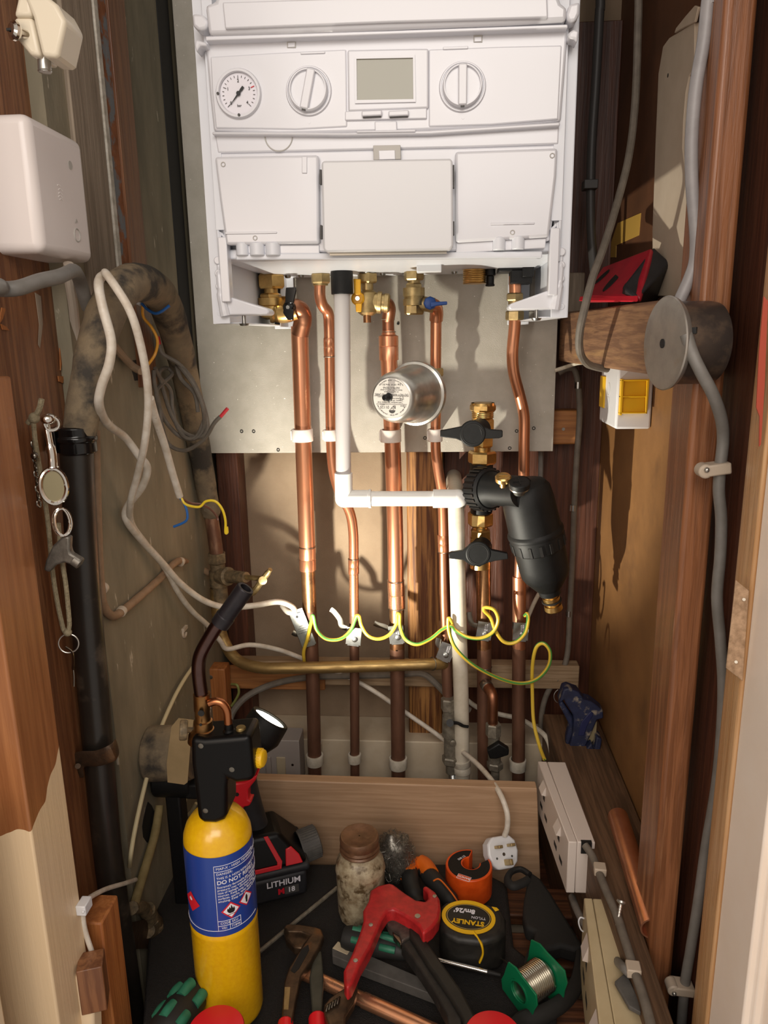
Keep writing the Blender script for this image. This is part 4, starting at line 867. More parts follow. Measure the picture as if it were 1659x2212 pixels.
# white cables over the loop
def cable(name, label, pts, r, mt, cat='cable', n=6, seg=10, ret=False, **k):
    return tag(MB().tube(P3(pts), r, seg, n, **k).build(name, mt), label, cat)
t = thing('white_cable', 'white cable hung over the lagged loop with a wavy drop to the printed clamp tag', 'cable', at(300, 1180, .9))
MB().tube(P3([(238, 600, .80), (222, 596, .745), (213, 615, .715), (222, 665, .705), (240, 735, .705), (236, 785, .705), (219, 835, .71), (214, 875, .72), (232, 915, .76), (270, 945, .82), (300, 985, .83), (318, 1010, .84), (308, 1050, .85), (278, 1090, .86), (272, 1120, .87), (300, 1160, .89), (350, 1215, .93), (390, 1260, .97), (440, 1297, 1.01), (490, 1312, 1.04), (550, 1308, 1.06), (600, 1300, 1.08), (630, 1310, 1.09), (636, 1322, 1.09), (622, 1322, 1.09), (610, 1308, 1.10)]), .0046, 12, 6).build('cable_sheath', WC, t)
t = thing('white_cable', 'long white cable from the lagged loop, behind the copper tubes, to the three pin plug', 'cable', at(900, 1560, 1.14))
MB().tube(P3([(250, 640, .82), (232, 600, .77), (228, 590, .72), (250, 620, .70), (280, 670, .70), (300, 730, .71), (316, 810, .73), (320, 880, .75), (312, 960, .77), (296, 1030, .80), (282, 1085, .82), (284, 1130, .86), (315, 1175, .90), (355, 1225, .94), (385, 1280, .98), (415, 1320, 1.02), (450, 1352, 1.06), (476, 1385, 1.08), (492, 1402, 1.09), (540, 1393, 1.11), (600, 1403, 1.14), (660, 1425, 1.155), (730, 1452, 1.155), (800, 1488, 1.152), (870, 1535, 1.15), (935, 1580, 1.145), (975, 1610, 1.135), (1010, 1632, 1.08), (1045, 1665, 1.02), (1075, 1705, .96), (1094, 1750, .935), (1096, 1785, .93), (1090, 1805, .93)]), .0040, 12, 6).build('cable_sheath', WC, t)
t = thing('white_cable', 'stripped white cable end with blue, brown and yellow wires against the left wall', 'cable', at(390, 1075, .86))
MB().tube(P3([(324, 860, .78), (335, 900, .80), (355, 960, .83), (372, 1020, .85), (388, 1072, .87)]), .0044, 12).build('cable_sheath', WC, t)
MB().tube(P3([(386, 1072, .87), (396, 1085, .87), (404, 1105, .87), (402, 1125, .87), (375, 1138, .87)]), .0016, 8).build('blue_wire', M['wire_blue'], t)
MB().tube(P3([(390, 1074, .87), (410, 1086, .88), (435, 1090, .90), (455, 1100, .91), (468, 1115, .92), (471, 1124, .92)]), .0015, 8).build('brown_wire', M['wire_brown'], t)
MB().tube(P3([(392, 1076, .87), (402, 1090, .87), (430, 1095, .88), (445, 1083, .88), (465, 1083, .88), (480, 1100, .88), (487, 1125, .88), (487, 1150, .88), (491, 1150, .88), (490, 1138, .88)]), .0016, 8).build('yellow_wire', M['wire_yellow'], t)
t = thing('cable_stub', 'cut white cable stub with blue and orange wires under the lagged loop', 'cable', at(300, 650, .90))
MB().cyl(at(282, 640, .90), at(306, 652, .90), .0055).build('cable_sheath', M['white_plastic_warm'], t)
MB().tube(P3([(306, 655, .90), (318, 668, .90), (335, 677, .90), (350, 672, .90), (366, 660, .90)]), .0018, 8).build('blue_wire', M['wire_blue'], t)
MB().tube(P3([(308, 660, .90), (310, 685, .91), (328, 708, .91), (340, 735, .91), (335, 765, .91), (318, 790, .90)]), .0018, 8).build('orange_wire', M['wire_orange'], t)
tag(MB().tube(P3([(245, 745, .93), (262, 765, .93), (285, 790, .92), (305, 802, .90)]), .0048, 10).build('old_cable', D('dusty_cable', '#9a836c', rough=.7) or M['dusty_cable']), 'short dusty brown cable poking from the hole in the left wall', 'cable')
m = MB(); c = atx(293, 800, -.3848); m.prism([c+V((0, math.cos(a)*.012*(1+.3*math.sin(3*a)), math.sin(a)*.017*(1+.25*math.cos(2*a)))) for a in [k*PI/8 for k in range(16)]], (-.001, 0, 0)); tag(m.build('wall_hole', M['dark']), 'ragged dark hole in the left wall behind the white cables', 'hole')
# grey coil
GD = M['grey_cable_dirty']
t = thing('cable_coil', 'coil of thin grey cable with red stripped ends hanging from the lagged loop', 'cable', at(400, 970, 1.02))
Yc = 1.02
m = MB(); m.tube(P3([(344, 745, .98), (352, 765, .98), (385, 785, .99), (412, 815, 1.0), (432, 855, 1.0), (446, 900, 1.0), (447, 930, 1.0), (430, 945, 1.0), (395, 932, 1.01), (370, 895, 1.01), (352, 840, 1.02), (344, 805, 1.02), (360, 795, 1.02), (372, 808, 1.02), (350, 830, 1.03), (338, 850, 1.03), (352, 900, 1.02), (385, 940, 1.01), (420, 948, 1.0), (440, 925, 1.0), (438, 880, .99), (420, 835, .99), (395, 800, .99), (382, 790, 1.0), (392, 820, 1.0), (420, 850, 1.0), (428, 890, 1.0)]), .0029, 8, 6)
m.tube(P3([(335, 795, 1.02), (345, 815, 1.02), (368, 842, 1.02), (372, 880, 1.02), (380, 915, 1.01), (400, 945, 1.0), (425, 942, 1.0), (442, 905, 1.0)]), .0029, 8, 6)
m.tube(P3([(332, 800, 1.03), (334, 830, 1.03), (345, 880, 1.02), (350, 920, 1.02), (365, 960, 1.01), (400, 973, 1.0), (440, 950, .99), (462, 915, .98), (476, 900, .98)]), .0029, 8, 6); m.build('cable_sheath', GD, t)
MB().cyl(at(474, 903, .98), at(492, 882, .98), .0024).build('red_end', M['wire_red'], t); MB().cyl(at(345, 748, .98), at(341, 727, .98), .0024).build('red_end', M['wire_red'], t)
# thin cable down the left
t = thing('thin_cable', 'thin cream cable curving down the left wall to the white clip on the sawn upright', 'cable', at(290, 1900, .8))
MB().tube(P3([(420, 1436, 1.05), (398, 1468, 1.02), (375, 1510, .99), (345, 1580, .95), (325, 1650, .91), (305, 1730, .87), (290, 1800, .83), (282, 1850, .81), (279, 1885, .79), (283, 1905, .78)]), .0028, 10).build('upper_cable', M['cream_cable'], t)
MB().tube(P3([(293, 1900, .76), (270, 1908, .72), (230, 1920, .67), (195, 1938, .63), (180, 1955, .605), (179, 1980, .60), (185, 2015, .60), (200, 2060, .60), (215, 2100, .615), (232, 2140, .63), (250, 2190, .63), (262, 2250, .63)]), .0026, 10).build('lower_cable', WC, t)
c = at(182, 1955, .598); MB().box(c[0]-.005, c[0]+.005, .59, .605, c[2]-.006, c[2]+.005).cyl(c+V((.003, -.010, 0)), c+V((.003, -.006, 0)), .0015).build('cable_clip', M['white_plastic_warm'], t, bev=.001)
# old pale pipe and rusty fitting at the bottom left
tag(MB().tube(P3([(345, 1740, .95), (335, 1800, .93), (318, 1860, .91), (300, 1920, .89), (290, 1955, .88)]), .0058, 12).build('old_cable', D('old_cream', '#8a7950', '#75653f', rough=.8, sc=60) or M['old_cream'], disp=.0004), 'dirty cream sheathed cable dropping past the hole low on the left wall', 'cable')
t = thing('old_valve', 'corroded brass valve low on the left wall near the black tube', 'valve', at(315, 2010, .88))
PL = lambda x, y, Y: P3([(x, y, Y)])[0]
m = MB(); m.tube(P3([(285, 1962, .86), (305, 1960, .86), (318, 1975, .86)]), .008, 12); m.cyl(PL(318, 1965, .86), PL(330, 1990, .86), .010); m.hexn(PL(325, 1985, .86), PL(338, 1998, .86), .011); m.cyl(PL(320, 2010, .87), PL(355, 2012, .87), .009); m.cyl(PL(332, 2003, .865), PL(334, 2022, .865), .012); m.cyl(PL(324, 1988, .862), PL(328, 2010, .868), .008); m.build('valve_body', M['brass_old'], t, disp=.0012)
m = MB(); m.prism(P3([(262, 2022, .87), (312, 2008, .87), (338, 2020, .87), (320, 2050, .87), (270, 2052, .87)]), (0, .02, 0)); m.build('wall_bracket', M['iron_old'], t, disp=.001)
m = MB(); m.prism([atx(x, y, -.3843) for x, y in ((320, 1732), (328, 1740), (333, 1752), (338, 1748), (342, 1770), (338, 1790), (341, 1812), (330, 1822), (318, 1820), (310, 1808), (308, 1785), (311, 1765), (316, 1745))], (-.0008, 0, 0)); tag(m.build('wall_hole', M['dark']), 'dark ragged hole low in the left wall behind the cream cable', 'hole')
# dusty fan casing and black duct
t = thing('flue_fan', 'dusty round casing on a black upright duct, with a cardboard tag, behind the blowtorch', 'casing', (-.36, .86, 0))
a = at(340, 1628, .86); MB().cyl(V((-.384, .86, a[2])), V((-.325, .86, a[2]+.004)), .036, seg=40).build('round_casing', M['lagging'], t, bev=.003, disp=.0005)
MB().box(-.335, -.30, .845, .885, a[2]-.058, a[2]-.036).cyl(V((-.380, .868, a[2]-.040)), V((-.328, .868, a[2]-.040)), .026).build('black_base', M['black_plastic'], t, bev=.003)
tp = at(368, 1690, .85); MB().box(tp[0]-.010, tp[0]+.011, .85, .875, -.03, a[2]-.02).build('black_duct', M['black_plastic'], t, bev=.003)
m = MB(); m.prism(P3([(370, 1570, .82), (385, 1552, .82), (418, 1556, .82), (412, 1600, .82), (405, 1690, .82), (398, 1695, .82), (362, 1690, .82), (360, 1650, .82)]), (0, .0012, 0)); m.build('cardboard_tag', M['cardboard'], t)
# ivory block, wireless receiver
t = thing('plastic_block', 'ivory six sided block with a round chrome screw on the side, top left', 'block', at(85, 150, .60))
m = MB(); m.prism(pxy([(42, -30), (62, -40), (122, 8), (142, 45), (126, 118), (118, 124), (90, 122), (70, 36)], .585), (0, .03, 0)); m.prism(pxy([(28, 36), (70, 36), (88, 122), (65, 120), (36, 84)], .59), (0, .028, 0)); m.prism(pxy([(62, -40), (42, -30), (28, 36), (70, 36)], .588), (0, .028, 0)); m.build('block_body', M['ivory'], t, bev=.003, seg=3)
m = MB(); c = at(36, 68, .585); d_ = V((-.5, -.85, .05)).normalized(); m.cyl(c-d_*.008, c, .0034); m.lathe(c, d_, [(-.001, .0055), (.001, .0068), (.003, .0066), (.0045, .0045)], 24); m.build('chrome_screw', M['chrome'], t)
MB(frame(c+d_*.0044, (1, 0, 0), d_)).box(-.0032, .0032, -.0008, .0008, -.001, .0004).build('screw_slot', M['dark'], t)
m = MB(); m.cyl(at(95, 118, .60), at(97, 156, .60), .0048); m.ring(at(97, 154, .60), (0, 0, 1), .0044, .0008, 20, 6); m.build('metal_pin', M['steel'], t)
XH = -.358
t = thing('wireless_receiver', 'white rounded heating receiver box with a push button, on the left side', 'box', atx(60, 548, XH))
Y0 = .685; Y1 = .79; z1 = .955; z0 = .838
m = MB(); m.box(-.415, XH, Y0, Y1, z0, z1); m.build('receiver_body', D('receiver_white', '#e9e1de', rough=.3) or M['receiver_white'], t, bev=.009, seg=5)
fx = lambda y, z: V((XH+.0003, y, z)); mk = D('receiver_mark', '#f6f2f0', rough=.3) or M['receiver_mark']
def hy(x, y): return atx(x, y, XH+.0003)
m = MB()
for k, (x, y, w2) in enumerate(((128, 404, 5), (131, 413, 8), (131, 421, 10), (131, 428, 8), (133, 435, 5))):
    c = hy(x, y); L = w2*.0006
    m.ring(c+V((0, 0, -.004)), (1, 0, 0), .006, .0004, 10, 5, 1.1-.02*w2, 2.0+.02*w2, u=(0, 1, 0))
m.build('raised_mark', mk, t)
MB().ring(hy(167, 508), (1, 0, 0), .0062, .0006, 28, 6, sy=.95).build('push_button', M['grey_shadow'], t)
MB().prism([hy(162, 482), hy(168, 480), hy(165, 472)], (.0002, 0, 0)).build('arrow_mark', M['grey_shadow'], t)
MB().lathe(hy(152, 357)-V((.0002, 0, 0)), (1, 0, 0), [(0, .004), (.0004, .004)], 20).build('indicator', M['grey_shadow'], t)
tag(MB().tube(P3([(-500, 640, .52), (-40, 618, .60), (0, 624, .62), (40, 622, .63), (85, 607, .65), (125, 598, .67), (145, 590, .69), (160, 585, .71), (172, 605, .735), (182, 640, .75), (190, 665, .76)]), .0065, 12).build('grey_cable', M['grey_cable']), 'thick grey cable looping below the white receiver and behind the lagged tube', 'cable')
tag(MB().tube(P3([(148, 570, .74), (150, 605, .75), (158, 660, .77), (164, 730, .79), (166, 790, .79)]), .005, 10).build('cable_trunking', D('trunking', '#b8ac9e', rough=.5) or M['trunking']), 'narrow pale cable trunking below the white receiver', 'trunking')
# keys on strings at the left
t = thing('key_string', 'grey cord loops with a small steel ring and key hanging beside the near post', 'key', at(145, 1450, .64))
m = MB(); YK = .64
m.tube(P3([(90, 862, YK), (86, 880, YK), (76, 900, YK), (68, 905, YK), (60, 915, YK)]), .0026, 8); m.tube(P3([(72, 905, YK), (76, 950, YK), (84, 1000, YK), (92, 1050, YK), (100, 1100, YK), (106, 1150, YK), (112, 1220, YK), (122, 1290, YK), (136, 1355, YK), (144, 1366, YK)]), .0022, 8)
m.tube(P3([(126, 1130, YK), (134, 1210, YK), (142, 1260, YK), (148, 1320, YK), (150, 1350, YK), (146, 1366, YK)]), .0022, 8); m.ball(at(74, 903, YK), .005); m.ball(at(146, 1366, YK), .004); m.build('cord', M['rope'], t)
MB().ring(at(148, 1390, YK), (.2, -1, .1), .0093, .0007, 32, 6).build('split_ring', M['steel'], t)
m = MB(); m.tube(P3([(142, 1398, YK), (155, 1408, YK), (158, 1425, YK), (157, 1445, YK)]), .0028, 8, flat=.4); m.tube(P3([(157, 1440, YK), (159, 1460, YK), (159, 1482, YK)]), .0016, 6, flat=.5); m.build('small_key', M['steel_dark'], t)
YK = .62
t = thing('key_fob', 'silver oval mirror shaped charm on a chain with a grey radiator key', 'key fob', at(130, 1240, YK))
m = MB(); m.ball(at(104, 905, YK), .0065, (1, 1, .8)); m.ring(at(112, 915, YK), (.4, -1, 0), .006, .0017, 24, 8); m.tube(P3([(100, 915, YK), (106, 950, YK), (112, 980, YK), (114, 1008, YK)]), .0032, 12, rs=[.0028, .003, .004, .0042]); m.ring(at(114, 1009, YK), (0, 0, 1), .0042, .001, 20, 6); m.build('charm_handle', M['chrome'], t)
c = at(116, 1050, YK); ax = V((.35, -.93, 0)); m = MB(); m.ring(c, ax, .0125, .0022, 40, 8, sx=.85, sy=1.25, u=V((.93, .35, 0)))
for k in range(20):
    a = k*PI/10; m.ball(c+V((.93, .35, 0))*math.cos(a)*.0108+V((0, 0, 1))*math.sin(a)*.0158, .0017, seg=8)
m.build('charm_frame', M['chrome'], t)
m = MB(); u = V((.93, .35, 0)); m.prism([c+u*math.cos(k*PI/12)*.0098+V((0, 0, 1))*math.sin(k*PI/12)*.0148 for k in range(24)], -ax*.0015); m.build('oval_inlay', D('pewter', '#8d8468', rough=.4, metal=.6) or M['pewter'], t)
for dx, an in ((0, .3), (.002, .8)):
    MB().ring(at(132, 1128, YK)+V((dx, 0, 0)), (an, -1, .1), .0095, .0011, 32, 8, sx=.75, sy=1.3, u=(1, an, 0)).build('key_ring', M['chrome'], t)
m = MB(); m.ball(at(75, 985, YK+.01), .0035); 
for k in range(9): m.ring(at(72+k*1.5, 960+k*16, YK+.02), (1, .3*(k % 2), 0), .0028, .0009, 12, 6, sy=1.3)
m.build('chain', M['steel_dark'], t)
m = MB(); m.prism(P3([(137, 1157, YK), (150, 1160, YK), (149, 1185, YK), (152, 1196, YK), (176, 1210, YK), (170, 1226, YK), (150, 1220, YK), (138, 1216, YK), (118, 1222, YK), (104, 1238, YK), (93, 1232, YK), (98, 1210, YK), (112, 1180, YK)]), (0, .008, 0)); m.build('radiator_key', D('key_grey', '#77726a', '#615c55', rough=.45, metal=.6, sc=120, bump=.2) or M['key_grey'], t, bev=.002)
m = MB(); m.cyl(at(160, 1208, YK+.004), at(174, 1218, YK+.004), .0055); m.build('key_socket', M['key_grey'], t, bev=.0005)
# cables low behind the copper
cable('grey_flex', 'old grey flexible cable arching behind the feet of the copper tubes', [(494, 1565, 1.12), (505, 1535, 1.13), (530, 1507, 1.14), (570, 1485, 1.15), (620, 1470, 1.152), (680, 1462, 1.152), (760, 1460, 1.152), (850, 1458, 1.152), (910, 1455, 1.15), (940, 1475, 1.15), (975, 1510, 1.15), (1015, 1535, 1.15)], .0056, M['grey_cable_dirty'])
cable('dirty_cable', 'dirty white cable fraying down behind the rightmost copper tube to the ledge', [(1000, 1505, 1.17), (1035, 1530, 1.17), (1080, 1543, 1.17), (1120, 1552, 1.165), (1150, 1568, 1.15), (1178, 1590, 1.12), (1190, 1620, 1.10), (1194, 1660, 1.08)], .0042, M['clip_dirty'])
cable('green_wire', 'short faded green wire curling beside the orange pine block', [(500, 1478, 1.16), (512, 1480, 1.15), (516, 1495, 1.15), (510, 1510, 1.15), (500, 1525, 1.15)], .0022, D('faded_green', '#84894a', rough=.5) or M['faded_green'])
cable('yellow_wire', 'pair of thin yellowish cables curving down behind the blowtorch', [(404, 1715, .96), (398, 1740, .95), (400, 1762, .94), (412, 1755, .94), (424, 1735, .94)], .0025, M['cream_cable'])
# single socket low on the left
Ys = 1.12
t = thing('switched_outlet', 'old grey single switched outlet standing on the white boarding behind the blowtorch', 'socket', at(605, 1685, Ys))
a = at(548, 1598, Ys); b = at(650, 1690, Ys)
MB().box(a[0], b[0], Ys, 1.163, b[2]-.01, a[2]).build('back_box', D('socket_grey', '#a39a94', rough=.5) or M['socket_grey'], t, bev=.0012)
c0_, c1_ = at(597, 1635, Ys), at(618, 1672, Ys); MB().box(c0_[0], c1_[0], Ys-.002, Ys+.001, c1_[2], c0_[2]).build('switch_rocker', M['beige_plastic'], t, bev=.001)
MB().lathe(at(632, 1652, Ys), (0, -1, 0), [(0, .0022), (.001, .002)], 16).build('face_screw', M['steel_dark'], t)
c0_, c1_ = at(574, 1633, Ys), at(588, 1680, Ys); MB().box(c0_[0], c1_[0], Ys-.004, Ys+.001, c1_[2], c0_[2]).build('fuse_holder', M['socket_grey'], t, bev=.0008)

# splinters and scars on the stained boarding
sb = bpy.data.objects['side_boarding']; OGs = M['wood_orange']
for pts in (((2, 664), (10, 668), (4, 688), (-4, 700)), ((0, 700), (12, 706), (18, 714), (4, 712)), ((126, 700), (130, 700), (133, 780), (129, 800)), ((124, 812), (152, 814), (136, 820), (134, 828), (126, 824))):
    m = MB(); m.prism([atx(x, y, -.3995) for x, y in pts], (.0012, 0, 0)); m.build('splinter', OGs, sb, disp=.0004)
m = MB(); m.prism([atx(x, y, -.3995) for x, y in ((75, 632), (88, 640), (92, 700), (86, 752), (82, 745), (84, 700))], (.0003, 0, 0)); m.build('pale_scar', M['wood_grey'], sb)
# ================= right wall =================
# shelf beam
t = thing('shelf_beam', 'rough brown timber shelf beam on the right wall under the red case', 'shelf', (.21, 1.0, .711))
MB().prism([V((.186, 1.19, .716)), V((.219, .745, .716)), V((.267, .745, .716)), V((.267, 1.19, .716))], (0, 0, .073)).build('beam', M['wood_shelf'], t, bev=.003)
# cream moulded board with a half round cut-out
out = [(1432, 100), (1445, 82), (1480, 60), (1500, 48), (1500, 145), (1488, 165), (1481, 200), (1476, 260), (1474, 320), (1480, 370), (1488, 400), (1490, 520), (1488, 640), (1410, 640), (1409, 500), (1416, 300), (1422, 160)]
t = thing('cream_board', 'tall cream painted board with a half round cut-out on the right wall', 'board', atx(1450, 640, .262))
MB().prism(pxx(out, .260), (.006, 0, 0)).build('board_panel', M['cream_board'], t, bev=.001)
MB().prism(pxx([(1456, 72), (1460, 60), (1480, 35), (1500, 12), (1508, 15), (1500, 48), (1480, 58)], .258), (.003, 0, 0)).build('torn_edge', M['cream_board'], t, bev=.0008)
MB().lathe(atx(1443, 163, .2600), (-1, 0, 0), [(0, .0022), (.0003, .0022)], 12).build('screw_hole', M['dark'], t)
tag(MB().prism(pxx([(1474, 150), (1500, 150), (1506, 400), (1480, 400), (1472, 300)], .2668), (.001, 0, 0)).build('duct_hole', M['dark']), 'dark round hole behind the cut-out of the cream board', 'hole')
# masking tape
tag(MB().prism(pxx([(1317, 556), (1330, 556), (1331, 530), (1380, 508), (1384, 460), (1334, 482), (1318, 530)], .2674), (.0006, 0, 0)).build('masking_tape', M['masking']), 'torn yellow masking tape stuck above the red case on the right wall', 'tape')
# red and black case
RP = D('case_red', '#a81a2c', '#97182a', rough=.4, sc=60) or M['case_red']
t = thing('tool_case', 'red and black plastic box with slots leaning on the shelf beam', 'case', at(1330, 655, .92))
A = at(1254, 643, .98); B = at(1378, 640, .86); C_ = at(1408, 533, .92); D_ = at(1302, 575, 1.03)
m = MB(); qd = [A, B, C_, D_]; nrm = (B-A).cross(D_-A).normalized()
if nrm.y > 0: nrm = -nrm
m.prism(qd, -nrm*.010); f_ = m.build('red_face', RP, t, bev=.004)
m = MB(); m.prism([at(1252, 650, .97), at(1378, 652, .855), at(1378, 638, .86), at(1254, 640, .98)], (0, .006, 0)); m.build('red_lip', D('case_red_bright', '#d42336', rough=.3) or M['case_red_bright'], t, bev=.001)
m = MB(); q2 = [at(1376, 645, .86), at(1450, 568, .905), at(1412, 532, .925), at(1345, 618, .885)]; n2 = (q2[1]-q2[0]).cross(q2[2]-q2[0]).normalized()
if n2.y < 0: n2 = -n2
m.prism(q2, n2*.03+V((.01, .03, -.01))); m.build('black_end', M['laser_black'], t, bev=.003)
ex = (B-A).normalized(); ey = (D_-A).normalized(); O = A+nrm*.0006
def fq(u, v): return O+(B-A)*u+(D_-A)*v
for (u, v, du, dv) in ((.42, .15, .11, .7), (.76, .18, .13, .66), (.16, .4, .08, .45)):
    m = MB(); m.prism([fq(u+du*.5*math.cos(a)+.05*math.sin(a), v+dv/2+dv/2*math.sin(a)) for a in [k*PI/10 for k in range(20)]], nrm*.0008); m.build('case_slot', M['dark'], f_)
m = MB(); m.prism([fq(.56, .62), fq(.66, .62), fq(.68, .88), fq(.58, .88)], nrm*.0008); m.build('clear_vial', D('vial', '#6d7048', rough=.2) or M['vial'], f_)
# round metal box
t = thing('conduit_box', 'round dusty metal conduit box with its lid facing left, on the reddish stud', 'junction box', at(1460, 830, .77))
c = at(1434, 742, .660); d_ = V((-.985, -.17, 0)).normalized(); KS = .87
m = MB(); m.lathe(c, -d_, [(0, .0383), (.001, .0393), (.004, .0383), (.006, .0365)], 56); m.lathe(c, d_, [(-.001, .0383), (0, .0379), (.001, .031), (.0012, .002)], 56, cap=False); m.build('box_lid', D('box_metal', '#b0aaa2', '#98928a', rough=.28, metal=.7, sc=25, c3='#a58c68', lo3=.6, hi3=.8, r2=.5) or M['box_metal'], t, sm=30)
MB().lathe(c+d_*.0012, d_, [(0, .004), (.0006, .004)], 12).build('lid_hole', M['dark'], t)
m = MB(); m.lathe(c, -d_, [(.006, .0345), (.036, .0345), (.042, .0335)], 56)
m.build('box_drum', D('box_dark', '#4a423f', '#5a5049', rough=.33, metal=.5, sc=30, c3='#8a7560', lo3=.5, hi3=.75, sc3=30) or M['box_dark'], t, sm=30)
k_ = at(1492, 716, .632); MB(frame(k_, (1, -.6, .1), (0, 0, 1))).box(-.007, .005, -.003, .006, -.002, .003).build('cable_slot', M['dark'], t)
# cables on the right
GC = M['grey_cable']
t = thing('grey_cable', 'grey cable from the round metal box down the whole right edge with two clips', 'cable', at(1470, 2212, .645))
MB().tube(P3([(1482, 722, .628), (1496, 765, .625), (1515, 805, .622), (1540, 852, .625), (1558, 905, .635), (1562, 950, .645), (1556, 1010, .645), (1553, 1060, .645), (1558, 1120, .645), (1556, 1200, .645), (1549, 1290, .645), (1556, 1380, .645), (1562, 1480, .645), (1558, 1590, .645), (1547, 1700, .645), (1525, 1830, .645), (1508, 1950, .645), (1492, 2050, .645), (1478, 2140, .645), (1466, 2300, .645)]), .0050, 14, 6).build('cable_sheath', GC, t)
for (x, y, yy) in ((1552, 1012, .645), (1478, 2135, .645)):
    c = at(x, y, yy-.002); m = MB(frame(c, (1, 0, .14 if y < 1500 else -.1), (0, 0, 1))); m.box(-.0135, .009, -.0065, .010, -.005, .005); m.cyl((-.012, -.0062, 0), (-.012, .008, 0), .0062); o = m.build('cable_clip', D('clip_grey', '#b9aa98', rough=.5) or M['clip_grey'], t, bev=.0015)
    MB(frame(c, (1, 0, 0), (0, 0, 1))).ball((-.012, -.0068, 0), .0024, seg=12).build('clip_nail', M['steel'], o)
tag(MB().tube(P3([(1590, -900, .70), (1540, -60, .70), (1530, 0, .70), (1520, 90, .70), (1503, 190, .70), (1494, 300, .70), (1495, 400, .70), (1503, 500, .70), (1502, 560, .70), (1490, 600, .70), (1470, 645, .70), (1462, 665, .70)]), .0054, 14).build('grey_cable', D('cable_grey_light', '#9a9798', '#8a8788', rough=.45, sc=40) or M['cable_grey_light']), 'thick light grey cable curving in front of the cream board', 'cable')
cable('grey_cable', 'grey cable dropping in front of the red case and curling under the shelf beam', [(1390, -900, 1.0), (1380, -60, 1.0), (1378, 60, 1.0), (1372, 220, 1.0), (1358, 340, .98), (1330, 450, .95), (1302, 540, .91), (1280, 600, .88), (1262, 670, .87), (1252, 720, .88), (1253, 760, .90), (1268, 785, .93), (1292, 794, .95), (1312, 797, .96)], .0046, M['grey_cable_dirty'])
t = thing('black_cable', 'dark cable behind the red case running up beside the boiler with one clip', 'cable', at(1280, 590, 1.13))
MB().tube(P3([(1310, -900, 1.13), (1298, -60, 1.13), (1295, 30, 1.13), (1287, 180, 1.13), (1279, 300, 1.13), (1276, 400, 1.13), (1277, 500, 1.13), (1284, 590, 1.13), (1288, 640, 1.13)]), .0062, 12).build('cable_sheath', D('cable_dark', '#3f3d3c', rough=.5) or M['cable_dark'], t)
c = at(1275, 400, 1.128); MB().box(c[0]-.010, c[0]+.009, 1.118, 1.14, c[2]-.006, c[2]+.006).build('cable_clip', M['cable_dark'], t, bev=.001)
t = thing('corner_cable', 'flat grey cable down the back right corner with three small metal clips', 'cable', at(1170, 1560, 1.19))
MB().tube(P3([(1206, 806, 1.19), (1225, 796, 1.19), (1242, 800, 1.19), (1250, 840, 1.19), (1252, 900, 1.19), (1246, 990, 1.19), (1241, 1080, 1.19), (1237, 1200, 1.19), (1231, 1320, 1.19), (1226, 1410, 1.185), (1212, 1455, 1.18), (1186, 1490, 1.18), (1172, 1530, 1.18), (1168, 1580, 1.18)]), .0048, 12).build('cable_sheath', M['grey_cable_dirty'], t)
for x, y in ((1249, 832), (1238, 1097), (1229, 1325)):
    c = at(x, y, 1.19); MB().lathe(c-V((0, 0, .005)), (0, 0, 1), [(0, .0054), (.010, .0054)], 14).build('metal_clip', M['zinc'], t)
cable('thin_cable', 'thin grey cable dropping beside the grey board edge at the right', [(1168, 960, 1.2), (1168, 1010, 1.2), (1167, 1060, 1.2)], .0042, M['grey_cable'])
cable('thin_cable', 'pair of thin pale cables crossing under the left end of the shelf beam', [(1200, 800, 1.16), (1225, 792, 1.15), (1245, 785, 1.12), (1260, 783, 1.10)], .003, M['clip_dirty'])
cable('thin_cable', 'short pale cable behind the brass drain of the black filter', [(1138, 1340, 1.15), (1148, 1315, 1.15), (1160, 1290, 1.15), (1172, 1270, 1.15)], .0034, M['clip_dirty'])
# yellow and white connection box
t = thing('connection_box', 'white plastic box with a yellow insert hanging below the shelf beam', 'box', at(1350, 930, .96))
Yb_ = .955; a = at(1341, 792, Yb_); b = at(1390, 920, Yb_)
MB().box(a[0]-.003, .2675, Yb_, 1.05, b[2]-.004, a[2]+.012).build('box_body', M['white_plastic_warm'], t, bev=.003)
a2 = at(1340, 820, Yb_-.002); b2 = at(1396, 892, Yb_-.002)
m = MB(); x0_, x1_, z0_, z1_ = a2[0], b2[0]-.001, b2[2], a2[2]; Y_ = Yb_-.004
m.box(x0_, x1_, Y_+.003, Y_+.008, z0_, z1_); m.box(x0_, x0_+.003, Y_-.004, Y_+.006, z0_-.002, z1_+.001); m.box(x1_-.002, x1_, Y_-.004, Y_+.006, z0_, z1_); m.box(x0_, x1_, Y_-.004, Y_+.006, z1_-.0015, z1_); m.box(x0_, x1_, Y_-.004, Y_+.006, z0_, z0_+.0015); m.box(x0_, x1_, Y_-.003, Y_+.006, (z0_+z1_)/2-.001, (z0_+z1_)/2+.001)
m.build('yellow_insert', M['tape_yellow'], t, bev=.0005)
c = atx(1309, 850, a[0]-.004); m = MB(); m.box(a[0]-.005, a[0]-.0025, 1.02, 1.046, z0_, z1_); m.build('yellow_edge', M['tape_yellow'], t, bev=.0005)
for dz in (.006, -.012): MB().ring((a[0]-.0031, 1.0, (z0_+z1_)/2+dz), (1, 0, 0), .008, .0003, 24, 4, sy=1).build('knockout_ring', M['grey_shadow'], t)
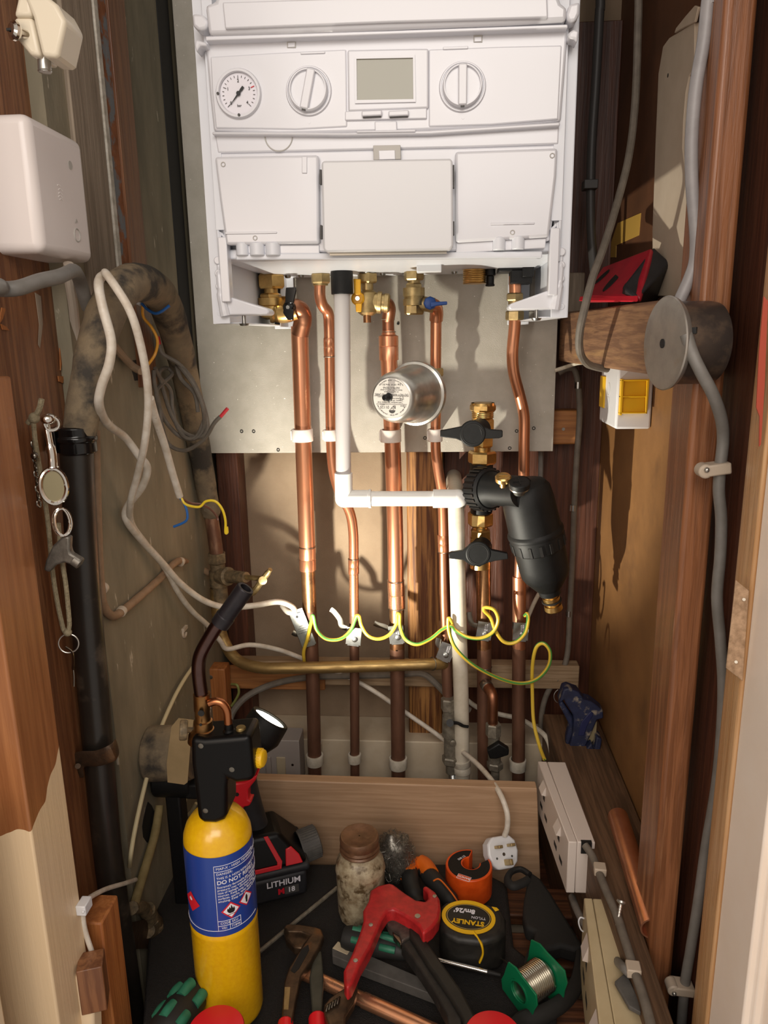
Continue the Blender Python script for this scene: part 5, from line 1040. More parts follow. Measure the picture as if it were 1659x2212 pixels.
# blue tube cutter on the ledge
BDt = M['blue_dusty']
t = thing('tube_cutter', 'dusty dark blue plastic tube cutter lying on the ledge at the right', 'tool', at(1255, 1650, 1.0))
cut = lambda pts, Y, th, nm, mt=BDt, bev=.003: MB().prism(pxy(pts, Y), (0, th, 0)).build(nm, mt, t, bev=bev)
cut([(1208, 1520), (1218, 1490), (1228, 1487), (1250, 1495), (1262, 1512), (1278, 1516), (1290, 1525), (1303, 1535), (1304, 1552), (1290, 1556), (1280, 1580), (1262, 1620), (1250, 1636), (1232, 1632), (1228, 1622), (1236, 1592), (1240, 1560), (1238, 1545), (1222, 1520), (1219, 1512)], 1.06, .025, 'cutter_body')
cut([(1207, 1522), (1214, 1514), (1238, 1550), (1240, 1580), (1230, 1612), (1222, 1615), (1224, 1590), (1230, 1566)], 1.065, .015, 'spring_handle')
cut([(1250, 1636), (1262, 1625), (1278, 1606), (1284, 1618), (1289, 1592), (1301, 1597), (1296, 1628), (1283, 1648), (1262, 1652)], 1.052, .025, 'jaw')
cut([(1266, 1568), (1282, 1556), (1290, 1560), (1288, 1590), (1278, 1606), (1264, 1596)], 1.066, .006, 'grip_inlay', D('dusty_tan', '#877c5f', rough=.8) or M['dusty_tan'], .001)
cut([(1249, 1590), (1256, 1560), (1276, 1537), (1283, 1542), (1268, 1570), (1262, 1590)], 1.0585, .004, 'blue_inlay', D('deep_blue', '#20264f', rough=.5) or M['deep_blue'], .001)
MB().ring(at(1215, 1504, 1.058), (0, 1, 0), .013, .0006, 12, 5, -1.0, 1.0, u=(-.5, 0, 0)).build('spring_wire', M['zinc'], t)
# double socket
def dsock(name, label, ya, yb, x0f, x1f, z0f, z1f, mt, near=True):
    """box with its face toward -X between depths ya and yb"""
    t = thing(name, label, 'socket', ((x0f(ya)+x1f(ya))/2, (ya+yb)/2, min(z0f(ya), z0f(yb))))
    def q(y, s, top): return V((x0f(y)+(x1f(y)-x0f(y))*s, y, z1f(y) if top else z0f(y)))
    def blk(s0, s1, nm, e=0):
        m = MB(); vs = [q(ya+e, s0, 0), q(yb-e, s0, 0), q(yb-e, s0, 1), q(ya+e, s0, 1)]; vs2 = [q(ya+e, s1, 0), q(yb-e, s1, 0), q(yb-e, s1, 1), q(ya+e, s1, 1)]
        m._add(vs+vs2, [(0, 1, 2, 3), (7, 6, 5, 4)]+[(i, 4+i, 4+(i+1) % 4, (i+1) % 4) for i in range(4)]); return m.build(nm, mt, t, bev=.0012)
    blk(.34, 1, 'back_box', .0004); fp = blk(0, .33, 'face_plate')
    L = yb-ya
    def onf(u, v, d=0): y = ya+L*u; return V((x0f(y)-d, y, z0f(y)+(z1f(y)-z0f(y))*v))
    for u0 in (.26, .74):
        for (du, dv, w2, h2) in ((0, .18, .012, .05), (-.08, -.12, .04, .045), (.08, -.12, .04, .045)):
            m = MB(); m.prism([onf(u0+du-w2*(2 if w2 < .02 else 1), .42+dv-h2, .0003), onf(u0+du+w2*(2 if w2 < .02 else 1), .42+dv-h2, .0003), onf(u0+du+w2*(2 if w2 < .02 else 1), .42+dv+h2, .0003), onf(u0+du-w2*(2 if w2 < .02 else 1), .42+dv+h2, .0003)], (.0005, 0, 0)); m.build('pin_slot', M['dark'], fp)
        us = u0+(.13 if u0 > .5 else -.13)*0; m = MB(); a_, b_2, c_, d2 = onf(us-.05, .72, 0), onf(us+.05, .72, 0), onf(us+.05, .92, 0), onf(us-.05, .92, 0)
        m._add([a_, b_2, c_, d2, onf(us-.05, .74, .006), onf(us+.05, .74, .006)], [(0, 1, 5, 4), (4, 5, 2, 3), (0, 4, 3), (1, 2, 5)]); m.build('rocker_switch', M['socket'], t)
    return t
t = dsock('double_socket', 'clean white double socket box on the side of the ledge, above the floor slats', .82, 1.0, lambda y: .163-(y-.82)*.083, lambda y: .196-(y-.82)*.04, lambda y: .064, lambda y: .139, M['socket'])
c = at(1268, 1826, .8192); MB().box(c[0]-.007, c[0]+.006, .8188, .824, c[2]-.012, c[2]+.004).build('cable_notch', M['dark'], t)
t = dsock('double_socket', 'grubby cream double socket at the bottom right below the grey cables', .55, .752, lambda y: .150+(y-.55)*.10, lambda y: .196+(y-.55)*.02, lambda y: .01, lambda y: .116, D('socket_cream', '#c3b28f', '#b7a582', rough=.4, sc=20) or M['socket_cream'])
t = thing('twin_cable', 'grey cables leaving the white double socket along the ledge edge, with clips', 'cable', at(1340, 2000, .74))
MB().tube([at(1264, 1826, .815), at(1280, 1850, .80), atz(1292, 1880, .135), atz(1310, 1925, .136), atz(1332, 1975, .136), atz(1350, 2030, .136), atz(1372, 2100, .136), atz(1392, 2160, .136), atz(1410, 2230, .136), atz(1425, 2300, .136)], .0047, 12).build('upper_cable', M['grey_cable_dirty'], t)
MB().tube([at(1236, 1938, .84), at(1246, 1965, .80), at(1262, 1995, .76), at(1285, 2030, .73), at(1318, 2062, .70), atz(1345, 2088, .13), atz(1362, 2104, .135)], .0047, 12).build('lower_cable', GC, t)
for x, y in ((1296, 1876), (1368, 2092)):
    c = atz(x, y, .138); MB(frame(c, (.1, 1, 0), (0, 0, 1))).box(-.007, .007, -.007, .007, -.006, .004).build('cable_clip', M['clip_grey'], t, bev=.0012)
MB().tube([at(x, y, .74) for x, y in ((1264, 1985), (1254, 1982), (1250, 1992), (1255, 2008), (1263, 2015), (1264, 2026))], .0009, 6).build('wire_hook', M['white_metal'], t)
tag(MB().prism([atz(x, y, .121) for x, y in ((1327, 2128), (1352, 2108), (1380, 2170), (1384, 2196), (1358, 2182))], (0, 0, .005)).build('grey_label', M['rubber_grey'], bev=.001), 'small grey rubber patch on top of the cream double socket', 'patch')
a = atz(1333, 2000, .132); b = a+V((.006, .012, .020)); d_ = (b-a).normalized()
m = MB(); m.thread(a, b, .0022, 8, .0004); m.lathe(b, d_, [(-.002, .0025), (0, .005), (.002, .0046), (.0025, .002)], 18); tag(m.build('loose_screw', M['steel']), 'loose silver screw standing up from the ledge near the cable', 'screw')
# copper offcut on the ledge
t = thing('copper_offcut', 'short polished copper tube offcut lying on the ledge behind the reddish stud', 'pipe', atz(1370, 1900, .135))
a = atz(1334, 1762, .15); b = atz(1400, 1975, .146); d_ = (b-a).normalized()
m = MB(); m.lathe(a, d_, [(0, .0095), (0, .0122), (.002, .0128), ((b-a).length+.02, .0128), ((b-a).length+.02, .011), (.01, .010)], 32, cap=False); m.build('tube', CU, t, sm=40)
# ================= floor things =================
# --- blowtorch on its gas cylinder
bc = V((-.240, .690, 0)); BR_ = .0370
t = thing('blowtorch', 'yellow and blue gas cylinder with a black blowtorch head, standing at the left front', 'blowtorch', bc)
zt = .268
pr = [(0, .030), (.002, .034), (.005, .0362), (.010, BR_), (.1265, BR_), (.128, BR_*1.012), (.130, BR_), (zt-.038, BR_), (zt-.028, BR_*.975), (zt-.018, BR_*.88), (zt-.010, BR_*.72), (zt-.004, BR_*.50), (zt, BR_*.40)]
can = MB().lathe(bc, (0, 0, 1), pr, 72).build('gas_cylinder', M['yellow_can'], t, sm=45)
lz0, lz1 = .134, .232
lb = MB().lathe(bc+V((0, 0, lz0)), (0, 0, 1), [(0, BR_+.0003), (lz1-lz0, BR_+.0003)], 72, cap=False).build('blue_label', M['blue_label'], can)
def onc(u, z, d=.0006):
    a = u/BR_; return bc+V((math.sin(a)*(BR_+d), -math.cos(a)*(BR_+d), z))
Rl = BR_+.0006
def cbend(z0, sx=1, u0=0): return lambda c: V((math.sin((c.x*sx+u0)/BR_)*(Rl+c.z), -math.cos((c.x*sx+u0)/BR_)*(Rl+c.z), z0+c.y))
Mb = Matrix.Translation(bc); LW = M['label_white']
# camera side of the cylinder is turned so the block of print starts near the middle
U0 = .0075
for s_, sz, z, bo in (('MAP-X - HIGH TEMPERATURE GAS', .0042, .218, 0), ('DANGER:', .0040, .2115, 0), ('THIS IS A NON REFILLABLE CYLINDER', .0038, .2065, 0), ('DO NOT REFILL', .0066, .2010, .0001), ('Extremely flammable gas. Contains gas under', .0036, .1955, 0), ('pressure; may explode if heated. Protect from', .0036, .1920, 0), ('case of leakage, eliminate all ignition', .0036, .1885, 0), ('sources. Keep away from heat, hot', .0036, .1850, 0), ('surfaces, sparks, open flames. No', .0036, .1815, 0), ('smoking. Keep out of reach of children', .0036, .1780, 0)):
    text(s_, sz, Mb, LW, lb, 'label_print', .0001, bend=cbend(z, 1, U0), ax='LEFT', bold=bo)
def cline(p, q, wd=.0005, n=10):
    pts = [onc(p[0]+(q[0]-p[0])*k/n, p[1]+(q[1]-p[1])*k/n) for k in range(n+1)]; return pts
m = MB()
for p, q in (((U0-.002, .2215), (U0-.002, .142)), ((U0-.002, .2215), (.055, .2215)), ((U0-.002, .2145), (.055, .2145)), ((-.05, .1415), (U0-.002, .1415)), ((U0-.002, .1415), (.055, .1415)), ((U0-.002, .1535), (.030, .1535)), ((U0-.002, .1475), (.030, .1475)), ((.018, .1535), (.018, .1415)), ((.030, .1535), (.030, .1415))): m.tube(cline(p, q), .0003, 5, sm=False)
m.build('label_lines', LW, lb)
for s_, u, z in (('CODE', .008, .1505), ('V01', .009, .1445), ('SKU', .020, .1505), ('71846', .0195, .1445)): text(s_, .0038, Mb, LW, lb, 'label_print', .0001, bend=cbend(z, 1, u), ax='LEFT')
def diamond(u, z, s, mt, d, nm, par):
    n = 8; pts = []
    m = MB(); 
    cs = [(u, z+s), (u+s, z), (u, z-s), (u-s, z)]
    V0 = [[onc(u-s+2*s*i/n, z+v*(s-abs(-s+2*s*i/n)), d) for v in (-1, 1)] for i in range(n+1)]
    vs = [p for r in V0 for p in r]; m._add(vs, [(2*i, 2*i+1, 2*i+3, 2*i+2) for i in range(n)]); return m.build(nm, mt, par)
for u, z, s in ((.020, .165, .0105), (.0385, .1695, .0095)):
    a_ = diamond(u, z, s, M['label_red'], .0008, 'hazard_diamond', lb); diamond(u, z, s*.80, LW, .0010, 'diamond_field', a_)
a_ = diamond(-.026, .171, .0125, M['label_red'], .0008, 'hazard_diamond', lb)
def decal(pts, u, z, s, mt, nm, par, d=.0013):
    m = MB(); vs = [onc(u+x*s, z+y*s, d) for x, y in pts]; m._add(vs, [tuple(range(len(vs)))]); return m.build(nm, mt, par)
flame = [(-.30, -.22), (-.42, .0), (-.34, .28), (-.24, .14), (-.16, .42), (-.04, .18), (.02, .62), (.14, .30), (.2, .12), (.28, .34), (.38, .04), (.34, -.2), (.2, -.34), (-.15, -.34)]
decal(flame, .020, .1655, .0105, M['label_black'], 'flame_symbol', lb); decal([(-.4, -.50), (.4, -.44), (.4, -.38), (-.4, -.44)], .020, .165, .0105, M['label_black'], 'flame_base_line', lb)
decal([(-.10, -.5), (.10, -.5), (.16, .2), (.06, .5), (-.06, .5), (-.16, .2)], .0385, .1695, .0095, M['label_black'], 'cylinder_symbol', lb)
decal(flame, -.026, .175, .006, LW, 'flame_symbol', lb)
m = MB(); c = bc+V((-.013, -.0235, zt-.016)); d_ = V((-.35, -.6, .72)).normalized(); m.ring(c, d_, .0048, .0014, 24, 8); m.build('vent_boss', M['yellow_can'], can); MB().cyl(c-d_*.0004, c+d_*.0006, .0036).build('vent_hole', M['dark'], can)
# head
Yh = .665; TB = M['torch_black']
def hp(pts, Y=Yh): return pxy(pts, Y)
m = MB(); m.prism(hp([(411, 1594), (442, 1598), (540, 1590), (550, 1684), (538, 1690), (510, 1694), (490, 1684), (489, 1700), (490, 1762), (484, 1774), (466, 1781), (440, 1780), (426, 1772), (421, 1720), (412, 1650)]), (0, .042, 0)); hd = m.build('torch_body', TB, t, bev=.006, seg=4)
for x, y in ((434, 1611), (444, 1751), (501, 1662)): MB().lathe(at(x, y, Yh+.0005), (0, -1, 0), [(0, .003), (.0006, .0028), (.0008, .0015)], 16).build('body_screw', M['steel_dark'], hd)
m = MB(); x0 = at(440, 1500, .685); top = at(436, 1498, .685); bot = at(440, 1598, .685); dd = bot-top; L = dd.length
m.lathe(top, dd, [(0, .0075), (0, .0088), (.018, .0088), (.019, .0082), (.030, .0082), (.031, .0098), (.040, .0100), (.042, .013), (.046, .0155), (L, .0165)], 32); m.build('brass_collar', D('torch_brass', '#a97f4f', '#8c6640', rough=.35, metal=1, sc=60) or M['torch_brass'], t)
MB().lathe(at(435, 1540, .675), (0, -1, 0), [(0, .0034), (.0012, .0034)], 14).build('air_hole', M['dark'], t)
MB().lathe(at(434, 1565, .674), (0, -1, 0), [(0, .0014), (.0012, .0014)], 10).build('air_hole', M['dark'], t)
MB().tube(hp([(436, 1506), (431, 1470), (429, 1440), (433, 1415), (448, 1385), (470, 1350), (486, 1332)], .685), .0072, 18, 6).build('burn_tube', D('burn_tube_metal', '#6d5652', '#594642', rough=.25, metal=1, sc=20) or M['burn_tube_metal'], t)
m = MB(); a = at(474, 1350, .685); b = at(531, 1270, .685); m.lathe(a, b-a, [(0, .007), (.001, .0098), (.012, .0100), (.013, .0092), ((b-a).length-.001, .0092), ((b-a).length, .0085), ((b-a).length, .006), ((b-a).length-.01, .0055)], 28); m.build('burner_tip', D('soot', '#28262a', '#343034', rough=.4, metal=.5, sc=60) or M['soot'], t, sm=30)
MB().tube(hp([(452, 1519), (466, 1515), (480, 1520), (490, 1535), (493, 1560), (494, 1570)], .68), .0042, 12).build('feed_tube', D('copper_feed', '#b3744e', rough=.3, metal=1) or M['copper_feed'], t)
MB().lathe(at(494, 1563, .68), (0, 0, -1), [(0, .0045), (.006, .0048), (.008, .0068), (.016, .0075)], 20).build('feed_grommet', TB, t)
MB().lathe(at(520, 1570, .68), (0, 0, -1), [(0, .0046), (.001, .0052), (.010, .0052)], 18).build('brass_button', D('dull_gold', '#8e7a4f', rough=.4, metal=.8) or M['dull_gold'], t)
m = MB(); c = at(401, 1577, .68); m.lathe(c, (-.9, -.25, .1), [(-.002, .0095), (0, .0105), (.005, .0105), (.006, .0095)], 24); m.cyl(c, at(416, 1577, .685), .003); m.build('side_knob', M['brass_old'], t)
m = MB(); c = at(545, 1636, .685); d_ = V((1, -.15, .02)).normalized(); m.lathe(c, d_, [(0, .008), (.001, .0095), (.010, .0095), (.013, .0088), (.014, .007)], 24)
u = d_.orthogonal().normalized(); w_ = d_.cross(u)
for k in range(20): an = 2*PI*k/20; q = u*math.cos(an)+w_*math.sin(an); m.bar(c+d_*.001+q*.0096, c+d_*.0105+q*.0096, .0016, .0012, q)
m.build('yellow_knob', M['tape_yellow'], t)

# --- cordless flashlight standing on its battery, the lamp that lights the tubes
lc = at(583, 1552, .885); ln = V((.52, .33, .79)).normalized()
t = thing('flashlight', 'cordless red and black work light switched on, on its battery behind the blowtorch', 'flashlight', (-.235, .885, 0))
m = MB(); m.lathe(lc, -ln, [(-.001, .0225), (-.002, .0262), (0, .0275), (.024, .0285), (.028, .027), (.040, .021), (.052, .014), (.058, .010)], 40, cap=False)
m.build('lamp_head', M['black_plastic'], t, bev=.0008, sm=30)
MB().lathe(lc-ln*.0022, ln, [(0, .0222), (.0008, .0222)], 36).build('lens', M['lens'], t)
hb = lc-ln*.05
BX = Matrix.Translation(V((-.238, .893, 0))) @ Matrix.Rotation(math.radians(22), 4, 'Z')
m = MB(); q = V((-.275, .885, .19)); m.tube([hb+V((.002, 0, .004)), V((-.264, .885, .215)), V((-.266, .887, .18)), V((-.262, .889, .14)), V((-.255, .892, .10)), V((-.250, .893, .08))], .016, 20, 4, rs=[.011, .014, .017, .0165, .0165, .02]); m.build('handle', M['laser_black'], t)
m = MB(); m.prism(pxy([(486, 1690), (494, 1682), (502, 1694), (530, 1690), (556, 1674), (552, 1686), (536, 1706), (536, 1728), (544, 1732), (538, 1742), (526, 1744), (524, 1752), (506, 1746), (500, 1770), (480, 1770)], .862), (0, .03, 0)); m.build('red_housing', M['red_plastic'], t, bev=.002)
MB().lathe(at(512, 1716, .8615), (0, -1, 0), [(0, .0028), (.0008, .0026)], 14).build('housing_screw', M['dark'], t)
m = MB(BX); m.box(-.042, .045, -.040, .045, .002, .040); m.box(-.036, .050, -.042, .047, .040, .052); bt = m.build('battery_pack', M['laser_black'], t, bev=.005, seg=3)
m = MB(BX); m._add([(-.042, -.040, .052), (.048, -.040, .052), (.048, .045, .052), (-.042, .045, .052), (-.035, -.026, .098), (.012, -.026, .098), (.012, .03, .098), (-.035, .03, .098)], [(0, 1, 2, 3), (4, 5, 6, 7), (0, 1, 5, 4), (1, 2, 6, 5), (2, 3, 7, 6), (3, 0, 4, 7)]); ft = m.build('battery_foot', M['torch_black'], t, bev=.006, seg=3)
m = MB(BX); m.prism([(.004, -.0415, .053), (.010, -.0415, .053), (.012, -.0385, .062), (-.004, -.0275, .097), (-.010, -.0275, .097), (.005, -.0385, .062)], (0, .002, 0)); m.prism([(-.038, -.0422, .0535), (.008, -.0422, .0535), (.008, -.041, .059), (-.038, -.041, .059)], (0, .002, 0)); m.build('red_stripe', M['red_plastic'], ft, bev=.0005)
m = MB(BX); m.prism([(.016, -.0412, .055), (.040, -.0412, .055), (.036, -.037, .066), (.026, -.033, .078), (.018, -.034, .076)], (0, .002, 0)); m.build('red_latch', M['red_plastic'], ft, bev=.001)
BF = BX @ Matrix(((1, 0, 0, 0), (0, 0, -1, -.0406), (0, 1, 0, 0), (0, 0, 0, 1)))
text('LITHIUM', .0125, BF @ Matrix.Translation((.012, .030, 0)), M['label_white'], bt, 'battery_print', .0002, bold=.0002)
text('M', .0115, BF @ Matrix.Translation((.008, .0165, 0)), M['label_red'], bt, 'battery_print', .0002, bold=.0006); text('18', .0105, BF @ Matrix.Translation((.022, .0165, 0)), M['label_white'], bt, 'battery_print', .0002, bold=.0002)
m = MB(BF); m.box(.013, .0325, .0105, .0225, -.0004, -.0001); m.build('badge_frame', M['ink'], bt)
m = MB(BF); m.box(-.030, -.0275, .024, .036, 0, .0003); m.build('badge_bar', M['label_red'], bt)
sp = bpy.data.lights.new('flashlight_beam', 'SPOT'); sp.energy = 17; sp.color = (1.0, .93, .78); sp.spot_size = math.radians(98); sp.spot_blend = .6; sp.shadow_soft_size = .006
so = bpy.data.objects.new('flashlight_beam', sp); COL.objects.link(so); so.location = lc+ln*.004; so.rotation_euler = V((.47, .56, .68)).to_track_quat('-Z', 'Y').to_euler()

# --- grey ribbed cap
c = at(668, 1822, .92); d_ = V((-.82, -.42, -.12)).normalized()
t = thing('ribbed_cap', 'grey ribbed plastic cap leaning against the pale plank right of the battery', 'cap', at(655, 1870, .92))
c0 = c-d_*.014; m = MB(); m.lathe(c0, d_, [(0, .020), (.0015, .0222), (.026, .0228), (.028, .0225), (.028, .018), (.01, .017)], 48)
u = d_.orthogonal().normalized(); w_ = d_.cross(u)
for k in range(36): an = 2*PI*k/36; q = u*math.cos(an)+w_*math.sin(an); m.bar(c0+d_*.002+q*.0226, c0+d_*.025+q*.0228, .0018, .0014, q)
m.build('cap_shell', M['rubber_grey'], t)
# --- jar
jc = atz(775, 1985, 0); jc = V((-.103, .842, 0))
t = thing('flux_jar', 'stained glass jar with a rusty brown screw lid in the middle of the tools', 'jar', jc)
MB().lathe(jc, (0, 0, 1), [(0, .026), (.003, .0295), (.010, .031), (.070, .0325), (.074, .0335), (.077, .0325), (.086, .031), (.094, .026), (.098, .0235), (.104, .0235)], 48).build('glass_body', M['jar'], t, disp=.0005)
m = MB(); m.lathe(jc+V((0, 0, .100)), (0, 0, 1), [(0, .0255), (.002, .0265), (.004, .0248), (.007, .0262), (.010, .0248), (.014, .0258), (.020, .0258), (.0225, .0245), (.0225, .022), (.0215, .020), (.0215, .001)], 48, cap=False); m.build('screw_lid', M['jar_lid'], t, disp=.0003)
# --- wire wool
t = at(850, 1850, .905); random.seed(3)
m = MB(); m.ball((0, 0, 0), .029, (1, .8, 1.25), 24)
for v in m.bm.verts: v.co = v.co*(1+.22*noise.noise(v.co*60))+V((t[0], .905, .042))
m.bm.verts.ensure_lookup_table()
cc = V((t[0], .905, .042))
for k in range(520):
    d1 = V((random.gauss(0, 1), random.gauss(0, 1)-.4, random.gauss(0, 1))).normalized(); p0 = cc+V((d1.x*.029, d1.y*.0235, d1.z*.037)); s1 = d1.orthogonal().normalized(); s1 = (Matrix.Rotation(random.uniform(0, 6.3), 3, d1) @ s1)
    ln_ = random.uniform(.008, .02); m.tube([p0-s1*ln_*.5-d1*.003, p0+d1*random.uniform(.001, .005), p0+s1*ln_*.5-d1*.003], .00022, 3, 3)
tag(m.build('wire_wool', D('wool', '#9d9990', '#6a665f', rough=.4, metal=.8, sc=300) or M['wool']), 'grey wad of steel wire wool behind the stained jar', 'wire wool')
# --- orange handled pliers
def flat(pts, z, th, nm, mt, t, bev=.002): return MB().prism([atz(x, y, z) for x, y in pts], (0, 0, -th)).build(nm, mt, t, bev=bev, seg=3)
t = thing('side_cutters', 'pliers with black and orange grips between the jar and the tape measure', 'pliers', atz(900, 1930, 0))
OG = M['orange_grip']; GB = M['grip_black']
MB().tube([atz(885, 1872, .022), atz(886, 1900, .025), atz(892, 1925, .022), atz(905, 1955, .018)], .011, 16, rs=[.009, .012, .0115, .009]).build('left_grip', GB, t)
MB().tube([atz(915, 1880, .022), atz(940, 1905, .024), atz(965, 1935, .020), atz(990, 1965, .016)], .011, 16, rs=[.010, .012, .0115, .009]).build('right_grip', GB, t)
MB().tube([atz(892, 1862, .022), atz(884, 1876, .024), atz(883, 1893, .025)], .0125, 16, rs=[.008, .0125, .0125]).build('orange_sleeve', OG, t)
MB().tube([atz(900, 1862, .022), atz(918, 1872, .024), atz(930, 1890, .025)], .0125, 16, rs=[.008, .0125, .0125]).build('orange_sleeve', OG, t)
MB().tube([atz(936, 1903, .038), atz(950, 1900, .0375), atz(975, 1928, .034), atz(990, 1950, .028)], .0011, 8).build('orange_piping', OG, t)
m = MB(); m.tube([atz(880, 1850, .02), atz(893, 1858, .022), atz(905, 1870, .022)], .009, 12, flat=.5); m.build('steel_joint', M['steel_dark'], t)
# --- orange tube slice
zc = .042; oc = atz(1013, 1868, zc); R0 = .0320
t = thing('tube_slice', 'round orange tube cutter with a notch and black face, in front of the pale plank', 'tool', (oc[0], oc[1], 0))
ga = math.radians(52)
def cshape(Ro, Ri, gap, off):
    pts = []; n = 40
    for k in range(n+1): a = ga+gap+(2*PI-2*gap)*k/n; pts.append(V((math.cos(a)*Ro, math.sin(a)*Ro, 0)))
    cc_ = V((math.cos(ga), math.sin(ga), 0))*off; gi = math.radians(48)
    for k in range(n+1): a = ga-gi-(2*PI-2*gi)*k/n; pts.append(cc_+V((math.cos(a)*Ri, math.sin(a)*Ri, 0)))
    return pts
def cstrip(nm, Ro, Ri, g, off, z0, z1, mt, ribs=False):
    m = MB(Matrix.Translation((oc[0], oc[1], 0))); pts = cshape(Ro, Ri, g, off); n = len(pts)//2
    o_ = pts[:n]; i_ = pts[n:][::-1]; vs = []
    if ribs: o_ = [p*(1+.012*abs(math.sin(i*1.1))) for i, p in enumerate(o_)]
    for z in (z0, z1): vs += [V((p.x, p.y, z)) for p in o_]+[V((p.x, p.y, z)) for p in i_]
    fs = []; N2 = 2*n
    for k in range(n-1):
        fs += [(k, k+1, N2+k+1, N2+k), (n+k, n+k+1, N2+n+k+1, N2+n+k), (k, k+1, n+k+1, n+k), (N2+k, N2+k+1, N2+n+k+1, N2+n+k)]
    fs += [(0, n, N2+n, N2), (n-1, 2*n-1, N2+2*n-1, N2+n-1)]
    m._add(vs, fs); return m.build(nm, mt, t, bev=.0012)
cstrip('orange_shell', R0, .0118, math.radians(26), .0045, 0, zc, M['orange'], True)
pl = cstrip('black_face', R0*.91, .0137, math.radians(29), .0045, zc-.001, zc+.0006, M['black_plastic'])
cstrip('inner_works', R0*.8, .0125, math.radians(33), .0045, .006, zc-.004, M['black_plastic'])
u = V((-1, .42, 0)).normalized(); lf = Matrix(((u.x, -u.y, 0, 0), (u.y, u.x, 0, 0), (0, 0, 1, 0), (0, 0, 0, 1)))
p = atz(1002, 1896, zc+.0008); lf.translation = p; lg = MB(lf).box(-.0095, .0095, -.0045, .0045, 0, .0003).build('logo_border', LW, pl, bev=.0008)
MB(lf).box(-.0088, .0088, -.0038, .0038, .0002, .0005).build('logo_field', M['orange'], lg); text('BAHCO', .0050, lf @ Matrix.Translation((0, 0, .0006)), LW, lg, 'logo_letters', .0001, bold=.0001)
p = atz(997, 1853, zc+.0008); u = V((.75, .66, 0)); lf = Matrix(((u.x, -u.y, 0, p[0]), (u.y, u.x, 0, p[1]), (0, 0, 1, p[2]), (0, 0, 0, 1))) @ Matrix.Rotation(0, 4, 'Z'); text('308-22', .0048, lf, LW, pl, 'size_print', .0001)
# --- tape measure
zt_ = .050
t = thing('tape_measure', 'black and yellow tape measure lying on its side right of the red cutter', 'tape measure', atz(1020, 2050, 0))
out = [(949, 1975), (953, 1953), (965, 1944), (1010, 1944), (1052, 1950), (1080, 1960), (1093, 1980), (1093, 2008), (1078, 2024), (1040, 2034), (990, 2028), (958, 2014), (949, 1995)]
tb = MB().prism([atz(x, y, zt_) for x, y in out], (0, 0, -zt_)).build('tape_body', M['tape_black'], t, bev=.007, seg=4)
tc = atz(1012, 1981, zt_+.0002); u = V((-1, .13, 0)).normalized(); lf = Matrix(((u.x, -u.y, 0, tc[0]), (u.y, u.x, 0, tc[1]), (0, 0, 1, tc[2]), (0, 0, 0, 1)))
m = MB(lf); n = 40
def ell(a_, b_, z): return [V((math.cos(2*PI*k/n)*a_, math.sin(2*PI*k/n)*b_, z)) for k in range(n)]
def annul(m, a1, b1, a2, b2, z): m._add(ell(a1, b1, z)+ell(a2, b2, z), [(k, (k+1) % n, n+(k+1) % n, n+k) for k in range(n)])
for z in (0, .0006): annul(m, .0335, .0275, .0285, .0215, z)
m.build('yellow_ring', M['tape_yellow'], tb)
m = MB(lf); annul(m, .0272, .0202, .0265, .0196, .0006); m.build('thin_ring', D('gold_line', '#c9b06a', rough=.5) or M['gold_line'], tb)
text('STANLEY', .0098, lf @ Matrix.Translation((0, .0085, .0003)) @ Matrix.Scale(1, 4), M['tape_yellow'], tb, 'brand_letters', .0002, bold=.0003)
text('TYLON', .0055, lf @ Matrix.Translation((-.0125, -.0005, .0003)), LW, tb, 'model_letters', .0001)
text('8m/26\'', .0098, lf @ Matrix.Translation((.006, -.0095, .0003)), LW, tb, 'length_print', .0002, bold=.0003)
MB().tube([atz(1023, 2013, zt_+.0006), atz(1034, 2028, zt_-.002), at(1041, 2042, atz(1040, 2034, zt_)[1]-.001), at(1043, 2060, atz(1040, 2034, zt_)[1]-.001), at(1036, 2078, atz(1040, 2034, zt_)[1]-.001)], .0028, 8, flat=.5).build('yellow_band', M['tape_yellow'], tb)
MB().tube([at(951, 1992, .80), at(956, 2010, .79), at(955, 2035, .785), at(957, 2048, .785)], .0012, 6).build('yellow_edge', M['tape_yellow'], tb)
m = MB(); m.prism([atz(x, y, zt_+.0004) for x, y in ((1062, 1959), (1073, 1961), (1078, 1966), (1070, 1969))], (0, 0, .0004)); m.build('yellow_tab', M['tape_yellow'], tb)
# --- three pin plug leaning on the plank
t = thing('mains_plug', 'white three pin plug with brass pins leaning on the pale plank', 'plug', at(1080, 1880, .93))
pc = at(1088, 1842, .918); n_ = V((.38, -.70, .60)).normalized(); xr = V((.80, .60, -.10)); xr = (xr-n_*xr.dot(n_)).normalized(); yr = n_.cross(xr)
pf = Matrix(((xr[0], yr[0], n_[0], pc[0]), (xr[1], yr[1], n_[1], pc[1]), (xr[2], yr[2], n_[2], pc[2]), (0, 0, 0, 1))) @ Matrix.Rotation(math.radians(-8), 4, 'Z')
WPm = M['white_plastic_warm']
m = MB(pf); m.prism([(-.014, .022, 0), (.014, .022, 0), (.022, .014, 0), (.024, 0, 0), (.020, -.014, 0), (.012, -.021, 0), (-.012, -.021, 0), (-.020, -.014, 0), (-.024, 0, 0), (-.022, .014, 0)], (0, 0, -.020)); m.prism([(-.010, .018, -.02), (.010, .018, -.02), (.018, .004, -.02), (.010, -.017, -.02), (-.010, -.017, -.02), (-.018, .004, -.02)], (0, 0, -.007)); m.build('plug_body', WPm, t, bev=.003, seg=3)
